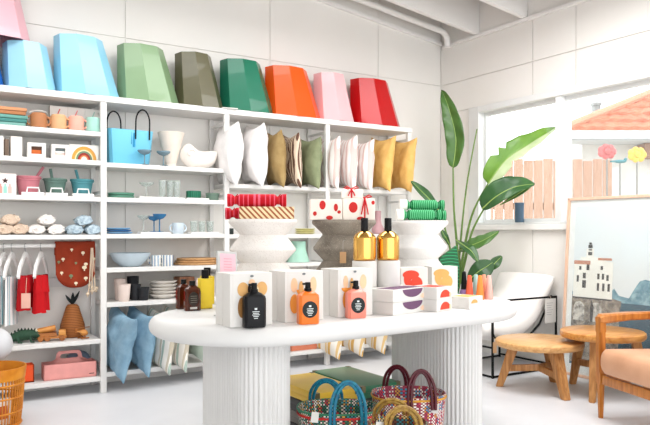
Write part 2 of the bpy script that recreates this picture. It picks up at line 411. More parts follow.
# ================================================================ DISPLAY TABLE
TC, TA, TR, TTH, TROT = (2.163, 3.172), .60, .545, .09, .066
ZT = .78
TW = mat('table white', (220, 219, 217), .55, var=.012, scale=4)
table = thing('display_table', 'long white rounded display table on two fluted pedestals', 'table', (TC[0], TC[1], 0), TROT)
def stadium(a, r, n=48):
    o = []
    for i in range(n):
        t = 2 * PI * (i + .5) / n
        o.append(((a if math.cos(t) >= 0 else -a) + r * math.cos(t), r * math.sin(t)))
    return o
b = nb(); rings = []
for k in range(13):
    ph = -PI / 2 + PI * k / 12
    rr = TR - TTH / 2 + TTH / 2 * math.cos(ph); z = ZT - TTH / 2 + TTH / 2 * math.sin(ph)
    rings.append([(x, y, z) for x, y in stadium(TA, rr, 72)])
loft(b, rings); build('tabletop', b, TW, table, ang=50)
def fluted(a, r, pitch=.026):
    """outline elongated in Y with half-round ribs"""
    per = 4 * a + 2 * PI * r; n = int(per / pitch); pts = []
    def on(s):
        s %= per
        for seg in ((2 * a, 0), (PI * r, 1), (2 * a, 2), (PI * r, 3)):
            L, k = seg
            if s < L:
                if k == 0: return (r, -a + s), (1, 0)
                if k == 2: return (-r, a - s), (-1, 0)
                t = s / r + (0 if k == 1 else PI)
                c = (0, a if k == 1 else -a)
                return (c[0] + r * math.cos(t), c[1] + r * math.sin(t)), (math.cos(t), math.sin(t))
            s -= L
    for i in range(n):
        for j in range(5):
            (x, y), (nx, ny) = on((i + j / 5) * per / n)
            d = -.009 * (1 - math.sin(PI * (j / 5))) if j else -.009
            pts.append((x + nx * d, y + ny * d))
    return pts
for px_, pa, pr_ in ((-.675, .165, .14), (.68, .19, .145)):
    b = nb(); prism(b, [(x + px_, y) for x, y in fluted(pa, pr_)], 0, ZT - TTH)
    build('pedestal', b, TW, table, ang=60)

def tt(px, py): p = T(px, py, ZT); return p
# white gift boxes with printed shapes, three pairs
GW, GD, GH = .208, .078, .236
PRINT = {'tan': mat('print tan', (222, 172, 108), .6), 'brown': mat('print brown', (158, 112, 60), .6), 'peach': mat('print peach', (244, 200, 160), .6), 'black': mat('print black', (36, 32, 32), .6),
         'grey': mat('print grey', (120, 126, 128), .6), 'orange': mat('print orange', (226, 148, 62), .6), 'cream': mat('print cream', (238, 214, 170), .6)}
def disc(bm, cx, cz, rx, rz, y, t=.0012, n=24, a0=0, a1=2 * PI):
    full = abs(a1 - a0 - 2 * PI) < 1e-6
    ts = [a0 + (a1 - a0) * i / (n if full else n - 1) for i in range(n)]
    o = [(cx + rx * math.cos(t_), cz + rz * math.sin(t_)) for t_ in ts]
    loft(bm, [[(x, y, z) for x, z in o], [(x, y - t, z) for x, z in o]])
def gift(px, py, front, lab, art=None):
    p = tt(px, py)
    y = p.y + (0 if front else GD + .003)
    g = thing('gift_box', lab, 'box', (p.x, y, ZT + .0006), 0, 'white gift boxes in pairs along the table')
    b = nb(); box(b, 0, GW, 0, GD, 0, GH, .002); build('carton', b, PAPER, g, smooth=False)
    b = nb(); box(b, .012, .018, -.0008, .0, 0.004, GH - .004); build('sleeve_edge', b, mat('edge grey', (222, 218, 212), .6), g, smooth=False)
    if art:
        lay = 0
        for nm, shapes in art:
            for s in shapes:
                lay += 1; b = nb(); disc(b, s[0], s[1], s[2], s[3], -.0002 - .0003 * lay, a0=s[4] if len(s) > 4 else 0, a1=s[5] if len(s) > 5 else 2 * PI)
                build('printed_shape', b, PRINT[nm], g, smooth=False)
A1 = [('tan', [(.062, .165, .027, .032), (.155, .165, .027, .032)]), ('brown', [(.058, .085, .021, .046)]), ('peach', [(.105, .195, .016, .014)]), ('grey', [(.105, .223, .009, .005)]), ('black', [(.093, .165, .008, .02)]), ('cream', [(.12, .16, .02, .02)])]
A2 = [('peach', [(.048, .172, .018, .034), (.152, .172, .018, .036)]), ('orange', [(.05, .085, .024, .045), (.1, .15, .04, .03, PI, 2 * PI)]), ('grey', [(.1, .223, .009, .005)]), ('tan', [(.085, .16, .012, .03)])]
A3 = [('peach', [(.045, .172, .014, .034), (.15, .172, .02, .036)]), ('orange', [(.05, .085, .023, .045), (.06, .145, .04, .026, PI, 2 * PI)]), ('grey', [(.1, .223, .009, .005)]), ('tan', [(.08, .165, .01, .028)])]
for (px, py, art, who) in ((230, 328, A1, 'black'), (285, 323, A2, 'orange'), (338, 318, A3, 'pink')):
    gift(px, py, True, 'white gift box with printed shapes right behind the %s soap bottle' % who, art)
    gift(px, py, False, 'white gift box hidden behind the box that backs the %s soap bottle' % who)
# soap bottles with pump caps
LBL = mat('label dark', (20, 30, 30), .5); INK = mat('label ink white', (226, 232, 230), .6)
def soap(px, py, m, lab, label_m, rz, h=.15, w=.098, d=.055):
    p = tt(px, py)
    g = thing('soap_bottle', lab, 'soap bottle', (p.x, p.y + d / 2, ZT + .0006), rz, 'soap bottles standing before the gift boxes')
    b = nb()
    def rr(w, d, c):
        return [(-w + c, -d), (w - c, -d), (w, -d + c), (w, d - c), (w - c, d), (-w + c, d), (-w, d - c), (-w, -d + c)]
    rings = []
    for f, z in ((.94, 0), (1, .006), (1, h * .8), (.95, h * .88), (.62, h * .97), (.4, h)):
        rings.append([(x, y, z) for x, y in rr(w / 2 * f, d / 2 * (f if f > .9 else f * .95), .011 * f)])
    loft(b, rings); build('bottle', b, m, g, ang=30)
    b = nb(); lathe(b, [(.017, h - .002), (.017, h + .012), (.013, h + .014), (.013, h + .038), (.011, h + .04)], n=18); box(b, -.026, .0, -.006, .006, h + .028, h + .037, .002)
    build('pump_cap', b, BLACKP, g)
    if label_m:
        b = nb(); disc(b, 0, h * .45, .037, .038, -d / 2 - .0003, n=32); l = build('label', b, label_m, g, smooth=False)
    else: l = g
    b = nb(); y = -d / 2 - (.002 if label_m else .0006)
    for z, x in ((.083, .007), (.071, .020), (.064, .017), (.057, .021), (.050, .015), (.042, .011)):
        t = .0014 if z < .08 else .004; x *= .8
        box(b, -x, x, y, y + .0005, z - t, z + t)
    build('lettering', b, INK, l, smooth=False)
soap(257, 328, mat('bottle black', (7, 7, 11), .4, spec=.25), 'black soap bottle with white lettering on the table front', None, R(-10), h=.155)
soap(311, 324.5, mat('bottle orange', (236, 118, 28), .3, coat=.3), 'orange soap bottle with dark oval label on the table', LBL, R(-10))
soap(359, 318.5, mat('bottle pink', (236, 138, 118), .3, coat=.3), 'salmon pink soap bottle with dark oval label on the table', LBL, R(-10), h=.142)
# gold bottles on white tubes
GOLD = mat('polished gold', (228, 180, 98), .1, 1.0, var=.02, scale=2, col2=(206, 150, 66))
for i, (px, F, who) in enumerate(((364.5, 3.62, 'left'), (388, 3.67, 'right'))):
    p = W(px, 300, F)
    b = nb(); lathe(b, [(.064, 0), (.066, .004), (.066, .262), (.063, .266)], n=36)
    one('gift_tube', b, PAPER, 'white cardboard tube standing under the %s gold bottle' % who, 'tube', (p.x, p.y, ZT + .0006), 0, 'white tubes under the gold bottles')
    g = thing('gold_bottle', '%s of two shiny gold pump bottles on white tubes' % who, 'bottle', (p.x, p.y, ZT + .2675), R(20), 'gold pump bottles')
    b = nb(); lathe(b, [(.055, 0), (.061, .004), (.062, .012), (.062, .116), (.06, .126), (.048, .143), (.03, .154), (.02, .16)], n=40); build('bottle', b, GOLD, g, ang=50)
    b = nb(); lathe(b, [(.02, .158), (.02, .185), (.0195, .187), (.0195, .225), (.018, .228)], n=20); box(b, -.026, 0, -.006, .006, .214, .224, .002); build('pump_cap', b, BLACKP, g)
# soap cartons, stacks
def carton(loc, rz, w, d, h, lab, group, shapes=(), top=None, name='soap_carton'):
    g = thing(name, lab, 'box', loc, rz, group)
    b = nb(); box(b, 0, w, 0, d, 0, h, .0015); build('carton', b, PAPER, g, smooth=False)
    for m, s in shapes:
        for lay, q in enumerate(s):
            b = nb(); disc(b, q[0], q[1], q[2], q[3], -.0002 - .0004 * lay, a0=q[4], a1=q[5])
            build('printed_shape', b, m, g, smooth=False)
    if top:
        b = nb(); box(b, w * .1, w * .9, d * .1, d * .75, h, h + .0006); build('printed_top', b, top, g, smooth=False)
    return g
PURP = mat('print plum', (110, 76, 106), .6); RED = mat('print red', (226, 70, 48), .6); ORG = mat('print soft orange', (246, 168, 96), .6); PCH = mat('print pale peach', (250, 210, 178), .6)
def corner(pc, pr, pl):
    a, r_, l = tt(*pc), tt(*pr), tt(*pl)
    return a, (r_ - a).length, (l - a).length, math.atan2((r_ - a).y, (r_ - a).x)
a, w1, d1, rz = corner((393, 316), (421, 310), (372, 312.5)); h1 = .0635; rz -= .12
for k in range(2):
    carton((a.x, a.y, ZT + .0006 + k * (h1 + .001)), rz, w1, .17, h1, 'white soap carton with plum half moon, %s of the stack of two' % ('bottom', 'top')[k], 'plum printed soap cartons',
           [(PURP, [(w1 * .56, h1 * .94, w1 * .29, h1 * .66, PI, 2 * PI)]), (PCH, [(w1 * .86, h1 * .3, w1 * .07, h1 * .2, 0, 2 * PI)])], PURP if k else None)
a, w2, d2, rz2 = corner((438, 312.5), (460, 309), (421, 309)); rz2 = rz
for k in range(2):
    carton((a.x, a.y + .01, ZT + .0006 + k * (h1 + .001)), rz2, .155, .17, h1, 'white soap carton with red half sun, %s of the stack of two' % ('bottom', 'top')[k], 'red printed soap cartons',
           [(RED, [(.085, h1 * .14, .05, h1 * .62, 0, PI)]), (PCH, [(.135, h1 * .3, .012, h1 * .2, 0, 2 * PI)])], RED if k else None)
a = tt(469, 309.5)
carton((a.x, a.y, ZT + .0006), rz2, .155, .16, .064, 'single white soap carton with soft orange print at the right end of the table', None, [(ORG, [(.06, .03, .035, .02, 0, PI)])], ORG)
for px, F, m, nm in ((401, 3.84, RED, 'red'), (432, 3.98, ORG, 'soft orange')):
    p = W(px, 300, F)
    carton((p.x, p.y, ZT + .0006), -.30, .165, .11, .215, 'tall white soap box with %s shapes behind the flat cartons' % nm, 'tall printed soap boxes',
           [(m, [(.062, .15, .045, .05, PI / 2, PI * 1.5), (.06, .175, .05, .026, 0, 2 * PI), (.095, .125, .036, .04, 0, 2 * PI)])])
# tapered candles and a small dark bottle at the right end
for i, (px, F, c, nm) in enumerate(((469.5, 4.22, (226, 96, 66), 'dark coral'), (476, 4.3, (170, 206, 200), 'pale mint'), (480, 4.2, (238, 136, 58), 'orange'), (484, 4.28, (240, 160, 130), 'light coral'), (489, 4.22, (244, 176, 164), 'blush'))):
    p = W(px, 300, F); b = nb(); lathe(b, [(.026, 0), (.027, .002), (.012, .146), (.009, .15)], n=16)
    one('cone_candle', b, mat('wax ' + nm, c, .5), nm + ' tapered candle in the little row at the right end of the table', 'candle', (p.x, p.y, ZT + .0006), 0, 'tapered candles')
p = W(464, 300, 4.3); g = thing('perfume_bottle', 'small dark bottle with lilac base left of the tapered candles', 'bottle', (p.x, p.y, ZT + .0006))
b = nb(); lathe(b, [(.024, 0), (.026, .004), (.026, .04), (.02, .055)], n=18); build('bottle', b, mat('lilac glass', (150, 120, 170), .2), g)
b = nb(); lathe(b, [(.02, .054), (.018, .1), (.012, .165), (.006, .17)], n=18); build('cap', b, BLACKP, g)
# amber and yellow bottles at the left end
AMB = mat('amber liquid', (84, 34, 12), .1, var=.1, scale=9, coat=.3, col2=(40, 20, 12)); YEL = mat('yellow bottle', (255, 222, 60), .35)
def flask(px, py, m, lab, lm, h, w, d, dx=0, dy=0, grp=None, neck=.016):
    p = tt(px, py); g = thing('flask', lab, 'bottle', (p.x + dx, p.y + d / 2 + dy, ZT + .0006), R(-4), grp)
    b = nb(); rings = []
    for f, z in ((.95, 0), (1, .006), (1, h * .62), (.9, h * .74), (.5, h * .84), (.3, h * .86)):
        rings.append([(x * f, y * f, z) for x, y in [(-w / 2 + .012, -d / 2), (w / 2 - .012, -d / 2), (w / 2, -d / 2 + .012), (w / 2, d / 2 - .012), (w / 2 - .012, d / 2), (-w / 2 + .012, d / 2), (-w / 2, d / 2 - .012), (-w / 2, -d / 2 + .012)]])
    loft(b, rings); build('bottle', b, m, g, ang=30)
    b = nb(); lathe(b, [(neck, h * .855), (neck, h)], n=16); build('cap', b, BLACKP, g)
    if lm:
        b = nb(); disc(b, 0, h * .4, w * .32, h * .24, -d / 2 - .0003); l = build('label', b, lm, g, smooth=False)
        b = nb()
        for k in range(4): box(b, -w * .2, w * .2, -d / 2 - .0022, -d / 2 - .0018, h * (.28 + .07 * k), h * (.28 + .07 * k) + .002)
        build('lettering', b, mat('dull ink', (150, 146, 130), .6), l, smooth=False)
        b = nb(); box(b, -w * .22, w * .22, -d / 2 - .0012, -d / 2, h * .06, h * .13); build('price_sticker', b, PAPER, g, smooth=False)
flask(194, 311, AMB, 'front amber flask with dark oval label at the left end of the table', mat('label black brown', (44, 36, 30), .5), .158, .086, .05, grp='amber flasks')
flask(186.5, 309.5, AMB, 'amber flask standing behind the front amber one', None, .16, .08, .05, dy=.02, grp='amber flasks')
def ybot(px, py, lab, dy):
    p = tt(px, py); g = thing('lotion_bottle', lab, 'bottle', (p.x, p.y + .035 + dy, ZT + .0006), R(-4), 'yellow bottles')
    b = nb(); box(b, -.035, .035, -.03, .03, 0, .165, .008); build('bottle', b, YEL, g)
    b = nb(); lathe(b, [(.02, .163), (.02, .21), (.018, .212)], n=16); build('cap', b, BLACKP, g)
ybot(207.5, 309, 'yellow bottle with black cap in front of its twin', 0); ybot(213, 305.5, 'yellow bottle with black cap half hidden behind the front yellow one', .05)
# framed price sign
p = W(229, 300, 3.36); g = thing('sign_frame', 'small pale frame with pink sheet standing behind the gift boxes', 'sign', (p.x, p.y, ZT + .0008), R(16))
Mt = Matrix.Rotation(R(-7), 4, 'X') @ Matrix.Rotation(R(4), 4, 'Y')
b = nb(); box(b, -.062, .062, 0, .014, 0.0, .325, .002, Mt); build('frame', b, mat('frame silver', (196, 196, 194), .3), g, smooth=False)
b = nb(); box(b, -.048, .05, -.001, .0, .02, .312, 0, Mt); build('sheet', b, mat('pink sheet', (236, 188, 198), .6), g, smooth=False)
b = nb()
for k in range(5): box(b, -.025, .025, -.0018, -.001, .285 - .014 * k, .289 - .014 * k, 0, Mt)
build('lettering', b, mat('rose ink', (224, 160, 172), .6), g, smooth=False)
b = nb(); box(b, -.04, .04, 0, .07, 0, .006); build('foot', b, mat('frame silver', (0, 0, 0)), g, smooth=False)

# zigzag display plinths
def zig(px, F, m, lab, h=.49, R0=.19):
    p = W(px, 300, F); b = nb(); rn = R0 * .66
    prof = [(rn * .9, 0)]
    pts = [(R0, .005), (R0 + .002, .02), (rn, .095), (R0 - .01, .165), (R0 - .01, .178), (rn, .25), (R0 - .006, .315), (R0 - .006, .328), (rn + .004, .402), (rn + .006, .41), (R0, .468), (R0 + .003, .478), (R0, .49), (R0 - .02, .49)]
    lathe(b, pts, n=48)
    return one('zigzag_plinth', b, m, lab, 'plinth', (p.x, p.y, ZT + .0006), 0, 'zigzag plinths on the table', ang=50)
def speck(name, base, specks, scale=120, rough=.8, base2=None):
    m = mat(name, base, rough, var=.05, scale=9, col2=base2, bump=.25, bscale=70); nt = m.node_tree; bs = nt.nodes['Principled BSDF']
    old = bs.inputs['Base Color'].links[0].from_socket
    tc = nt.nodes.new('ShaderNodeTexCoord'); vo = nt.nodes.new('ShaderNodeTexVoronoi'); vo.inputs['Scale'].default_value = scale; nt.links.new(tc.outputs['Object'], vo.inputs['Vector'])
    lt = nt.nodes.new('ShaderNodeMath'); lt.operation = 'LESS_THAN'; lt.inputs[1].default_value = .22; nt.links.new(vo.outputs['Distance'], lt.inputs[0])
    mx = nt.nodes.new('ShaderNodeMix'); mx.data_type = 'RGBA'; nt.links.new(lt.outputs[0], mx.inputs[0]); nt.links.new(old, mx.inputs[6]); mx.inputs[7].default_value = lin(specks)
    nt.links.new(mx.outputs[2], bs.inputs['Base Color'])
    return m
zig(263, 3.80, speck('white terrazzo', (236, 230, 224), (206, 196, 188)), 'white speckled zigzag plinth under the red crackers')
zig(344, 4.05, speck('grey concrete', (150, 142, 130), (176, 168, 154), base2=(112, 104, 94)), 'grey brown concrete zigzag plinth under the white and red presents')
zig(417.5, 4.28, speck('pure white stone', (240, 238, 235), (226, 222, 218)), 'plain white zigzag plinth under the green crackers')
p = W(344, 300, 4.05)
ZP = ZT + .0006 + .49
# paper tag hanging on the grey plinth
q = W(344, 258, 4.05 - .19); b = nb(); box(b, -.018, .018, -.001, .001, -.052, .012)
tgo = thing('price_tag', 'brown kraft tag hanging on the front of the grey plinth', 'tag', (q.x - .115, q.y - .01, ZT + .345), R(-32))
tgo.location = (W(343, 258, 3.85).x, W(343, 258, 3.85).y, H - (254 - HY) * 3.85 / FP)
build('tag', b, mat('kraft', (214, 172, 128), .8), tgo, smooth=False)
b = nb(); tube(b, [(0, 0, .012), (0, 0, .07), (.006, .01, .078), (.012, .03, .078)], .0014, 6); build('hook', b, mat('wire', (180, 180, 178), .3, 1.0), tgo)

# crackers and presents on the plinths
def cracker_mesh(bm, L, r, n=20):
    prof = [(r * 1.05, -L / 2), (r * .98, -L * .42), (r * .5, -L * .36), (r * .98, -L * .30), (r, -L * .28), (r, L * .28), (r * .98, L * .30), (r * .5, L * .36), (r * .98, L * .42), (r * 1.05, L / 2)]
    M = Matrix.Rotation(PI / 2, 4, 'Y')
    lathe(bm, prof, n=n, M=M)
def cracker(name, px, F, z, L, r, rz, m, lab, ribbon=None, cuff=None, grp=None):
    p = W(px, 300, F); g = thing(name, lab, 'cracker', (p.x, p.y, z + r * 1.06), rz, grp)
    b = nb(); cracker_mesh(b, L, r); build('wrapper', b, m, g)
    if ribbon:
        for s in (-1, 1):
            b = nb(); M = Matrix.Rotation(PI / 2, 4, 'Y'); lathe(b, [(r * .5, s * L * .36 - .006), (r * .68, s * L * .36 - .004), (r * .68, s * L * .36 + .004), (r * .5, s * L * .36 + .006)], n=14, M=M)
            tube(b, [(s * L * .36, -r * .3, r * .5), (s * L * .36 + .012, -r * .6, r * .95), (s * L * .36 + .004, -r * .2, r * .7)], .003, 6)
            build('ribbon', b, ribbon, g)
    if cuff:
        b = nb(); M = Matrix.Rotation(PI / 2, 4, 'Y'); lathe(b, [(r * 1.08, -L / 2 - .03), (r * 1.08, -L / 2 + .012)], n=20, M=M); build('cuff', b, cuff, g)
    return g
redm = stripes('red waves', [((184, 10, 30), .6), ((222, 92, 116), .2), ((184, 10, 30), .2)], ring=True, period=.022)
REDR = mat('red ribbon', (206, 20, 30), .4)
cracker('christmas_cracker', 257, 3.80, ZP + .07, .33, .035, R(-32 + 4), redm, 'red cracker with pink wave stripes lying on top of the brown striped box', REDR, grp='red crackers')
cracker('christmas_cracker', 252, 3.86, ZP, .30, .033, R(-32 + 3), redm, 'red cracker with pink wave stripes lying behind the brown striped box', REDR, grp='red crackers')
p = W(267, 300, 3.74)
b = nb(); box(b, -.15, .15, -.035, .035, 0, .068, .004)
one('striped_box', b, stripes('candy diagonal', [((158, 92, 58), .45), ((232, 212, 172), .55)], axis=(.72, 0, .69), period=.022), 'long present in diagonal brown and cream stripes below the red cracker', 'present', (p.x, p.y, ZP + .0006), R(-32 + 3))
def polka(px, F, z, w, d, h, rz, lab, dots, rib):
    p = W(px, 300, F); g = thing('wrapped_present', lab, 'present', (p.x, p.y, z + .0006), rz, 'white presents with red ribbon')
    b = nb(); box(b, -w / 2, w / 2, -d / 2, d / 2, 0, h, .004); build('wrapping', b, mat('cream wrapping', (242, 234, 224), .6), g, smooth=False)
    if dots:
        for x, zz, r1, r2 in dots:
            b = nb(); disc(b, x * w, zz * h, r1, r2, -d / 2 - .0002); build('printed_dot', b, mat('dot red', (200, 36, 30), .6), g, smooth=False)
    b = nb(); t = .0018; rw = .005
    for x in rib:
        box(b, x * w - rw, x * w + rw, -d / 2 - t, d / 2 + t, h, h + t); box(b, x * w - rw, x * w + rw, -d / 2 - t, -d / 2, 0, h + t)
        for s in (-1, 1):
            tube(b, [(x * w, -d * .2, h + .004), (x * w + s * .03, -d * .25, h + .022), (x * w + s * .045, -d * .3, h + .012), (x * w + s * .015, -d * .2, h + .004)], .004, 6)
            tube(b, [(x * w, -d / 2 - .004, h), (x * w + s * .012, -d / 2 - .008, h * .6), (x * w + s * .02, -d / 2 - .006, h * .25)], .004, 6)
    build('ribbon', b, REDR, g)
polka(325.5, 3.98, ZP, .185, .13, .118, R(-28), 'white present with large red dots at the left on the grey plinth', [(-.12, .72, .018, .026), (.3, .6, .012, .022), (-.36, .3, .011, .013), (.1, .1, .02, .012), (.4, .38, .01, .01)], [])
polka(358, 4.06, ZP, .19, .13, .128, R(-30), 'white present with red dot and hanging red ribbon behind the left gold bottle', [(-.18, .58, .026, .032), (.44, .8, .01, .012), (.05, .06, .022, .012)], [.18])
polka(352, 4.06, ZP + .131, .125, .09, .05, R(-30), 'small flat white present with red bow lying on top of the others', [], [-.05])
grn = stripes('green stripes', [((8, 120, 62), .68), ((110, 190, 142), .32)], axis=(1, 0, 0), period=.012)
CUFF = mat('cracker cuff', (242, 238, 232), .6)
for k, (px, F, z, lab) in enumerate(((421, 4.2, ZP, 'green striped cracker with white cuff at the bottom front of the pile'), (426, 4.30, ZP, 'green striped cracker with white cuff at the back of the pile'), (424, 4.245, ZP + .062, 'green striped cracker with white cuff lying on top of the pile'))):
    cracker('striped_cracker', px, F, z, .25, .033, R(-32 + 5), grn, lab, mat('green ribbon', (10, 110, 62), .4), CUFF, 'green crackers')
# green marbled bag leaning beside the white plinth
q = W(448, 300, 4.33)
g = thing('marbled_bag', 'deep green marbled paper wrap beside the white plinth and plant', 'bag', (q.x, q.y, ZT + .0008), R(-20))
b = nb(); prism(b, [(-.04, 0), (.06, 0), (.065, .2), (.045, .33), (-.065, .255)], 0, .03, Matrix.Rotation(PI / 2, 4, 'X'))
build('paper', b, stripes('malachite', [((6, 92, 50), .5), ((46, 160, 104), .2), ((4, 72, 40), .3)], ring=True, period=.02, rough=.4), g, smooth=False)
# ================================================================ THINGS ON THE LEFT BAY
def Z(bay, i): return BAY[bay][i] + .0006
# folded cloths
z = Z(0, 0)
for i, (c, nm) in enumerate((((120, 168, 160), 'pale teal'), ((74, 132, 126), 'dark teal'), ((104, 156, 146), 'mint'), ((176, 118, 80), 'brown'), ((204, 144, 104), 'peach brown'))):
    b = nb(); w = .115 + .004 * ((i * 7) % 3); box(b, -w, w, -.1, .1, 0, .026, .011)
    one('folded_cloth', b, mat('cloth ' + nm, c, .9, bump=.2, bscale=120), nm + ' folded cloth in the pile at the left end of the highest shelf', 'cloth', (XA(7, 5.28), 5.28, z), R(2 * (i % 3) - 2), 'folded cloths pile')
    z += .0268
# two-handled cups with cartons behind
def kidcup(px, m, lab, w=.118, h=.108):
    x = XA(px, 5.21); g = thing('toddler_cup', lab, 'cup', (x, 5.21, Z(0, 0)), R(-9), 'two handled cups')
    r = w / 2 * .92; b = nb(); lathe(b, [(r * .9, 0), (r, .006), (r * 1.02, h * .9), (r * .98, h * .9), (r * .9, h * .93), (r * .86, h)], n=28); build('cup', b, m, g)
    for s in (-1, 1):
        b = nb(); tube(b, [(s * (r * .97 + .028 * math.sin(a)), 0, h * .5 + h * .28 * math.cos(a)) for a in [PI * k / 10 for k in range(11)]], .0075, 8); build('handle', b, m, g)
    return g
for px, c, nm in ((38.5, (176, 118, 78), 'brown'), (58.5, (216, 168, 124), 'tan'), (76, (238, 168, 150), 'pink'), (93, (158, 204, 190), 'mint')):
    g = kidcup(px, mat('cup ' + nm, c, .55), nm + ' two handled toddler cup on the highest shelf')
g = bpy.data.objects['toddler_cup']
b = nb(); tube(b, [(.06 * math.cos(a) - .0, .01, .107 + .022 * math.sin(a)) for a in [PI * k / 12 for k in range(13)]], .003, 6); build('cord', b, mat('white cord', (230, 226, 220), .7), g)
for px, nm in ((58, 'tan'), (75.5, 'pink'), (92.5, 'mint')):
    g = thing('cup_carton', 'white carton with straw picture standing behind the %s cup' % nm, 'box', (XA(px, 5.31), 5.31, Z(0, 0)), 0, 'cartons behind the cups')
    b = nb(); box(b, -.062, .062, -.03, .03, 0, .185, .002); build('carton', b, PAPER, g, smooth=False)
    b = nb(); bar(b, (-.008, -.031, .125), (.008, -.031, .165), .007, .002, (0, 1, 0)); build('printed_straw', b, mat('straw ' + nm, {'tan': (206, 70, 70), 'pink': (232, 120, 120), 'mint': (150, 196, 184)}[nm], .6), g, smooth=False)
# second shelf: blocks, window cartons, rainbow carton
for px0, px1, c, nm, hh in ((-6, 2.5, (236, 232, 226), 'white', .14), (4, 8, (110, 92, 78), 'brown', .12), (10.5, 21, (240, 232, 222), 'cream', .142)):
    w = (px1 - px0) * K(px0, 5.22); b = nb(); box(b, -w / 2, w / 2, -.04, .04, 0, hh, .004)
    g = one('boxed_candle', b, mat('block ' + nm, c, .7), '%s upright packet at the left end of the second shelf' % nm, 'packet', (XA((px0 + px1) / 2, 5.22), 5.22, Z(0, 1)), 0, 'upright packets')
def wincarton(px, w, h, lab, fill, y=5.22):
    g = thing('window_carton', lab, 'box', (XA(px, y), y, Z(0, 1)), R(-4), 'white window cartons')
    b = nb(); d = .05
    box(b, -w / 2, w / 2, -.01, d, 0, h); t = .026
    box(b, -w / 2, w / 2, -d, -.01, 0, t); box(b, -w / 2, w / 2, -d, -.01, h - t, h); box(b, -w / 2, -w / 2 + t, -d, -.01, t, h - t); box(b, w / 2 - t, w / 2, -d, -.01, t, h - t)
    build('carton', b, PAPER, g, smooth=False)
    for nm, c, z0, z1 in fill:
        b = nb(); box(b, -w / 2 + t + .002, w / 2 - t - .002, -.034, -.0105, t + (h - 2 * t) * z0, t + (h - 2 * t) * z1, .003); build('content', b, mat('content ' + nm, c, .5), g)
wincarton(36, .122, .106, 'white window carton showing an orange brown item on the second shelf', [('amber', (196, 96, 36), .02, .55), ('dark', (92, 56, 36), .57, .95)])
wincarton(59.5, .12, .104, 'white window carton showing grey and pink stripes on the second shelf', [('pale pink', (236, 200, 190), .02, .35), ('white band', (240, 238, 234), .36, .6), ('slate', (112, 124, 124), .62, .97)])
b = nb(); box(b, -.05, .05, -.04, .04, 0, .088, .002)
one('plain_carton', b, PAPER, 'plain white carton half behind the pink striped window carton', 'box', (XA(51.5, 5.36), 5.36, Z(0, 1)))
g = thing('rainbow_carton', 'white carton with rainbow arcs at the right end of the second shelf', 'box', (XA(83.5, 5.23), 5.23, Z(0, 1)), R(-3))
b = nb(); box(b, -.105, .105, -.025, .03, 0, .118, .002); build('carton', b, mat('carton grey white', (228, 226, 220), .6), g, smooth=False)
for i, (c, r0, r1) in enumerate((((206, 150, 66), .088, .066), ((226, 206, 160), .066, .058), ((96, 132, 108), .058, .046), ((140, 40, 34), .046, .032), ((196, 110, 64), .032, .022), ((240, 220, 196), .022, .012))):
    b = nb(); n = 20; o = [(r0 * math.cos(PI * k / n), .006 + r0 * 1.12 * math.sin(PI * k / n)) for k in range(n + 1)]; q = [(r1 * math.cos(PI * k / n), .006 + r1 * 1.12 * math.sin(PI * k / n)) for k in range(n + 1)]
    loft(b, [[(x, -.0268, zz) for x, zz in o], [(x, -.0268, zz) for x, zz in q], [(x, -.0255, zz) for x, zz in q], [(x, -.0255, zz) for x, zz in o], [(x, -.0268, zz) for x, zz in o]], False, False, close=False)
    bmesh.ops.remove_doubles(b, verts=b.verts, dist=1e-6)
    build('rainbow_arc', b, mat('arc %d' % i, c, .6), g, smooth=False)
# third shelf: card, three buckets with spades, white trays
g = thing('picture_card', 'pale pink card with dark star and bottles at the left end of the third shelf', 'card', (XA(5, 5.22), 5.22, Z(0, 2)), 0)
b = nb(); box(b, -.075, .072, -.008, .008, 0, .152, .001); build('card', b, mat('card blush', (244, 226, 220), .6), g, smooth=False)
b = nb(); st = []
for k in range(10):
    rr = .023 if k % 2 == 0 else .01; st.append((.0 + rr * math.sin(PI * k / 5), .1 + rr * math.cos(PI * k / 5)))
loft(b, [[(x, -.0082, zz) for x, zz in st], [(x, -.0092, zz) for x, zz in st]]); build('printed_star', b, mat('star brown', (60, 36, 32), .6), g, smooth=False)
for x, c, nm in ((-.03, (232, 150, 140), 'coral'), (.0, (150, 204, 192), 'mint'), (.03, (238, 178, 170), 'rose')):
    b = nb(); box(b, x - .012, x + .012, -.0092, -.0082, .012, .06); box(b, x - .006, x + .006, -.0092, -.0082, .06, .078); build('printed_bottle', b, mat('pb ' + nm, c, .6), g, smooth=False)
def bucket(px, w, h, c, nm, spade_x, side):
    m = mat('bucket ' + nm, c, .65); x = XA(px, 5.29); g = thing('toy_bucket', nm + ' toy bucket on the third shelf', 'bucket', (x, 5.29, Z(0, 2)), 0, 'toy buckets')
    b = nb(); r = w / 2; lathe(b, [(r * .68, 0), (r * .7, .004), (r * .96, h * .9), (r * 1.03, h * .9), (r * 1.04, h), (r * .95, h), (r * .66, .01)], n=28); build('body', b, m, g)
    b = nb(); tube(b, [(r * 1.02 * math.cos(a), -r * .55 * math.sin(a) - r * .4 * abs(math.sin(a)), h * .95 - .024 * math.sin(a)) for a in [PI * k / 14 for k in range(15)]], .0045, 6); build('handle', b, m, g)
    s = thing('toy_spade', '%s toy spade standing in the %s bucket' % (nm, nm), 'spade', (x, 5.29, Z(0, 2) + .012), 0, 'toy spades')
    b = nb(); bar(b, (side * .01, 0, .05), (spade_x, .0, h + .062), .02, .011, (0, 1, 0), .003); build('handle', b, m, s)
    b = nb(); bar(b, (0, 0, 0), (side * .01, 0, .06), .045, .006, (0, 1, 0)); build('blade', b, m, s)
bucket(28, .172, .142, (196, 120, 130), 'dusty pink', .105, 1)
bucket(55, .162, .132, (96, 124, 114), 'sage', -.032, -1)
bucket(82, .165, .134, (82, 146, 154), 'teal', -.045, -1)
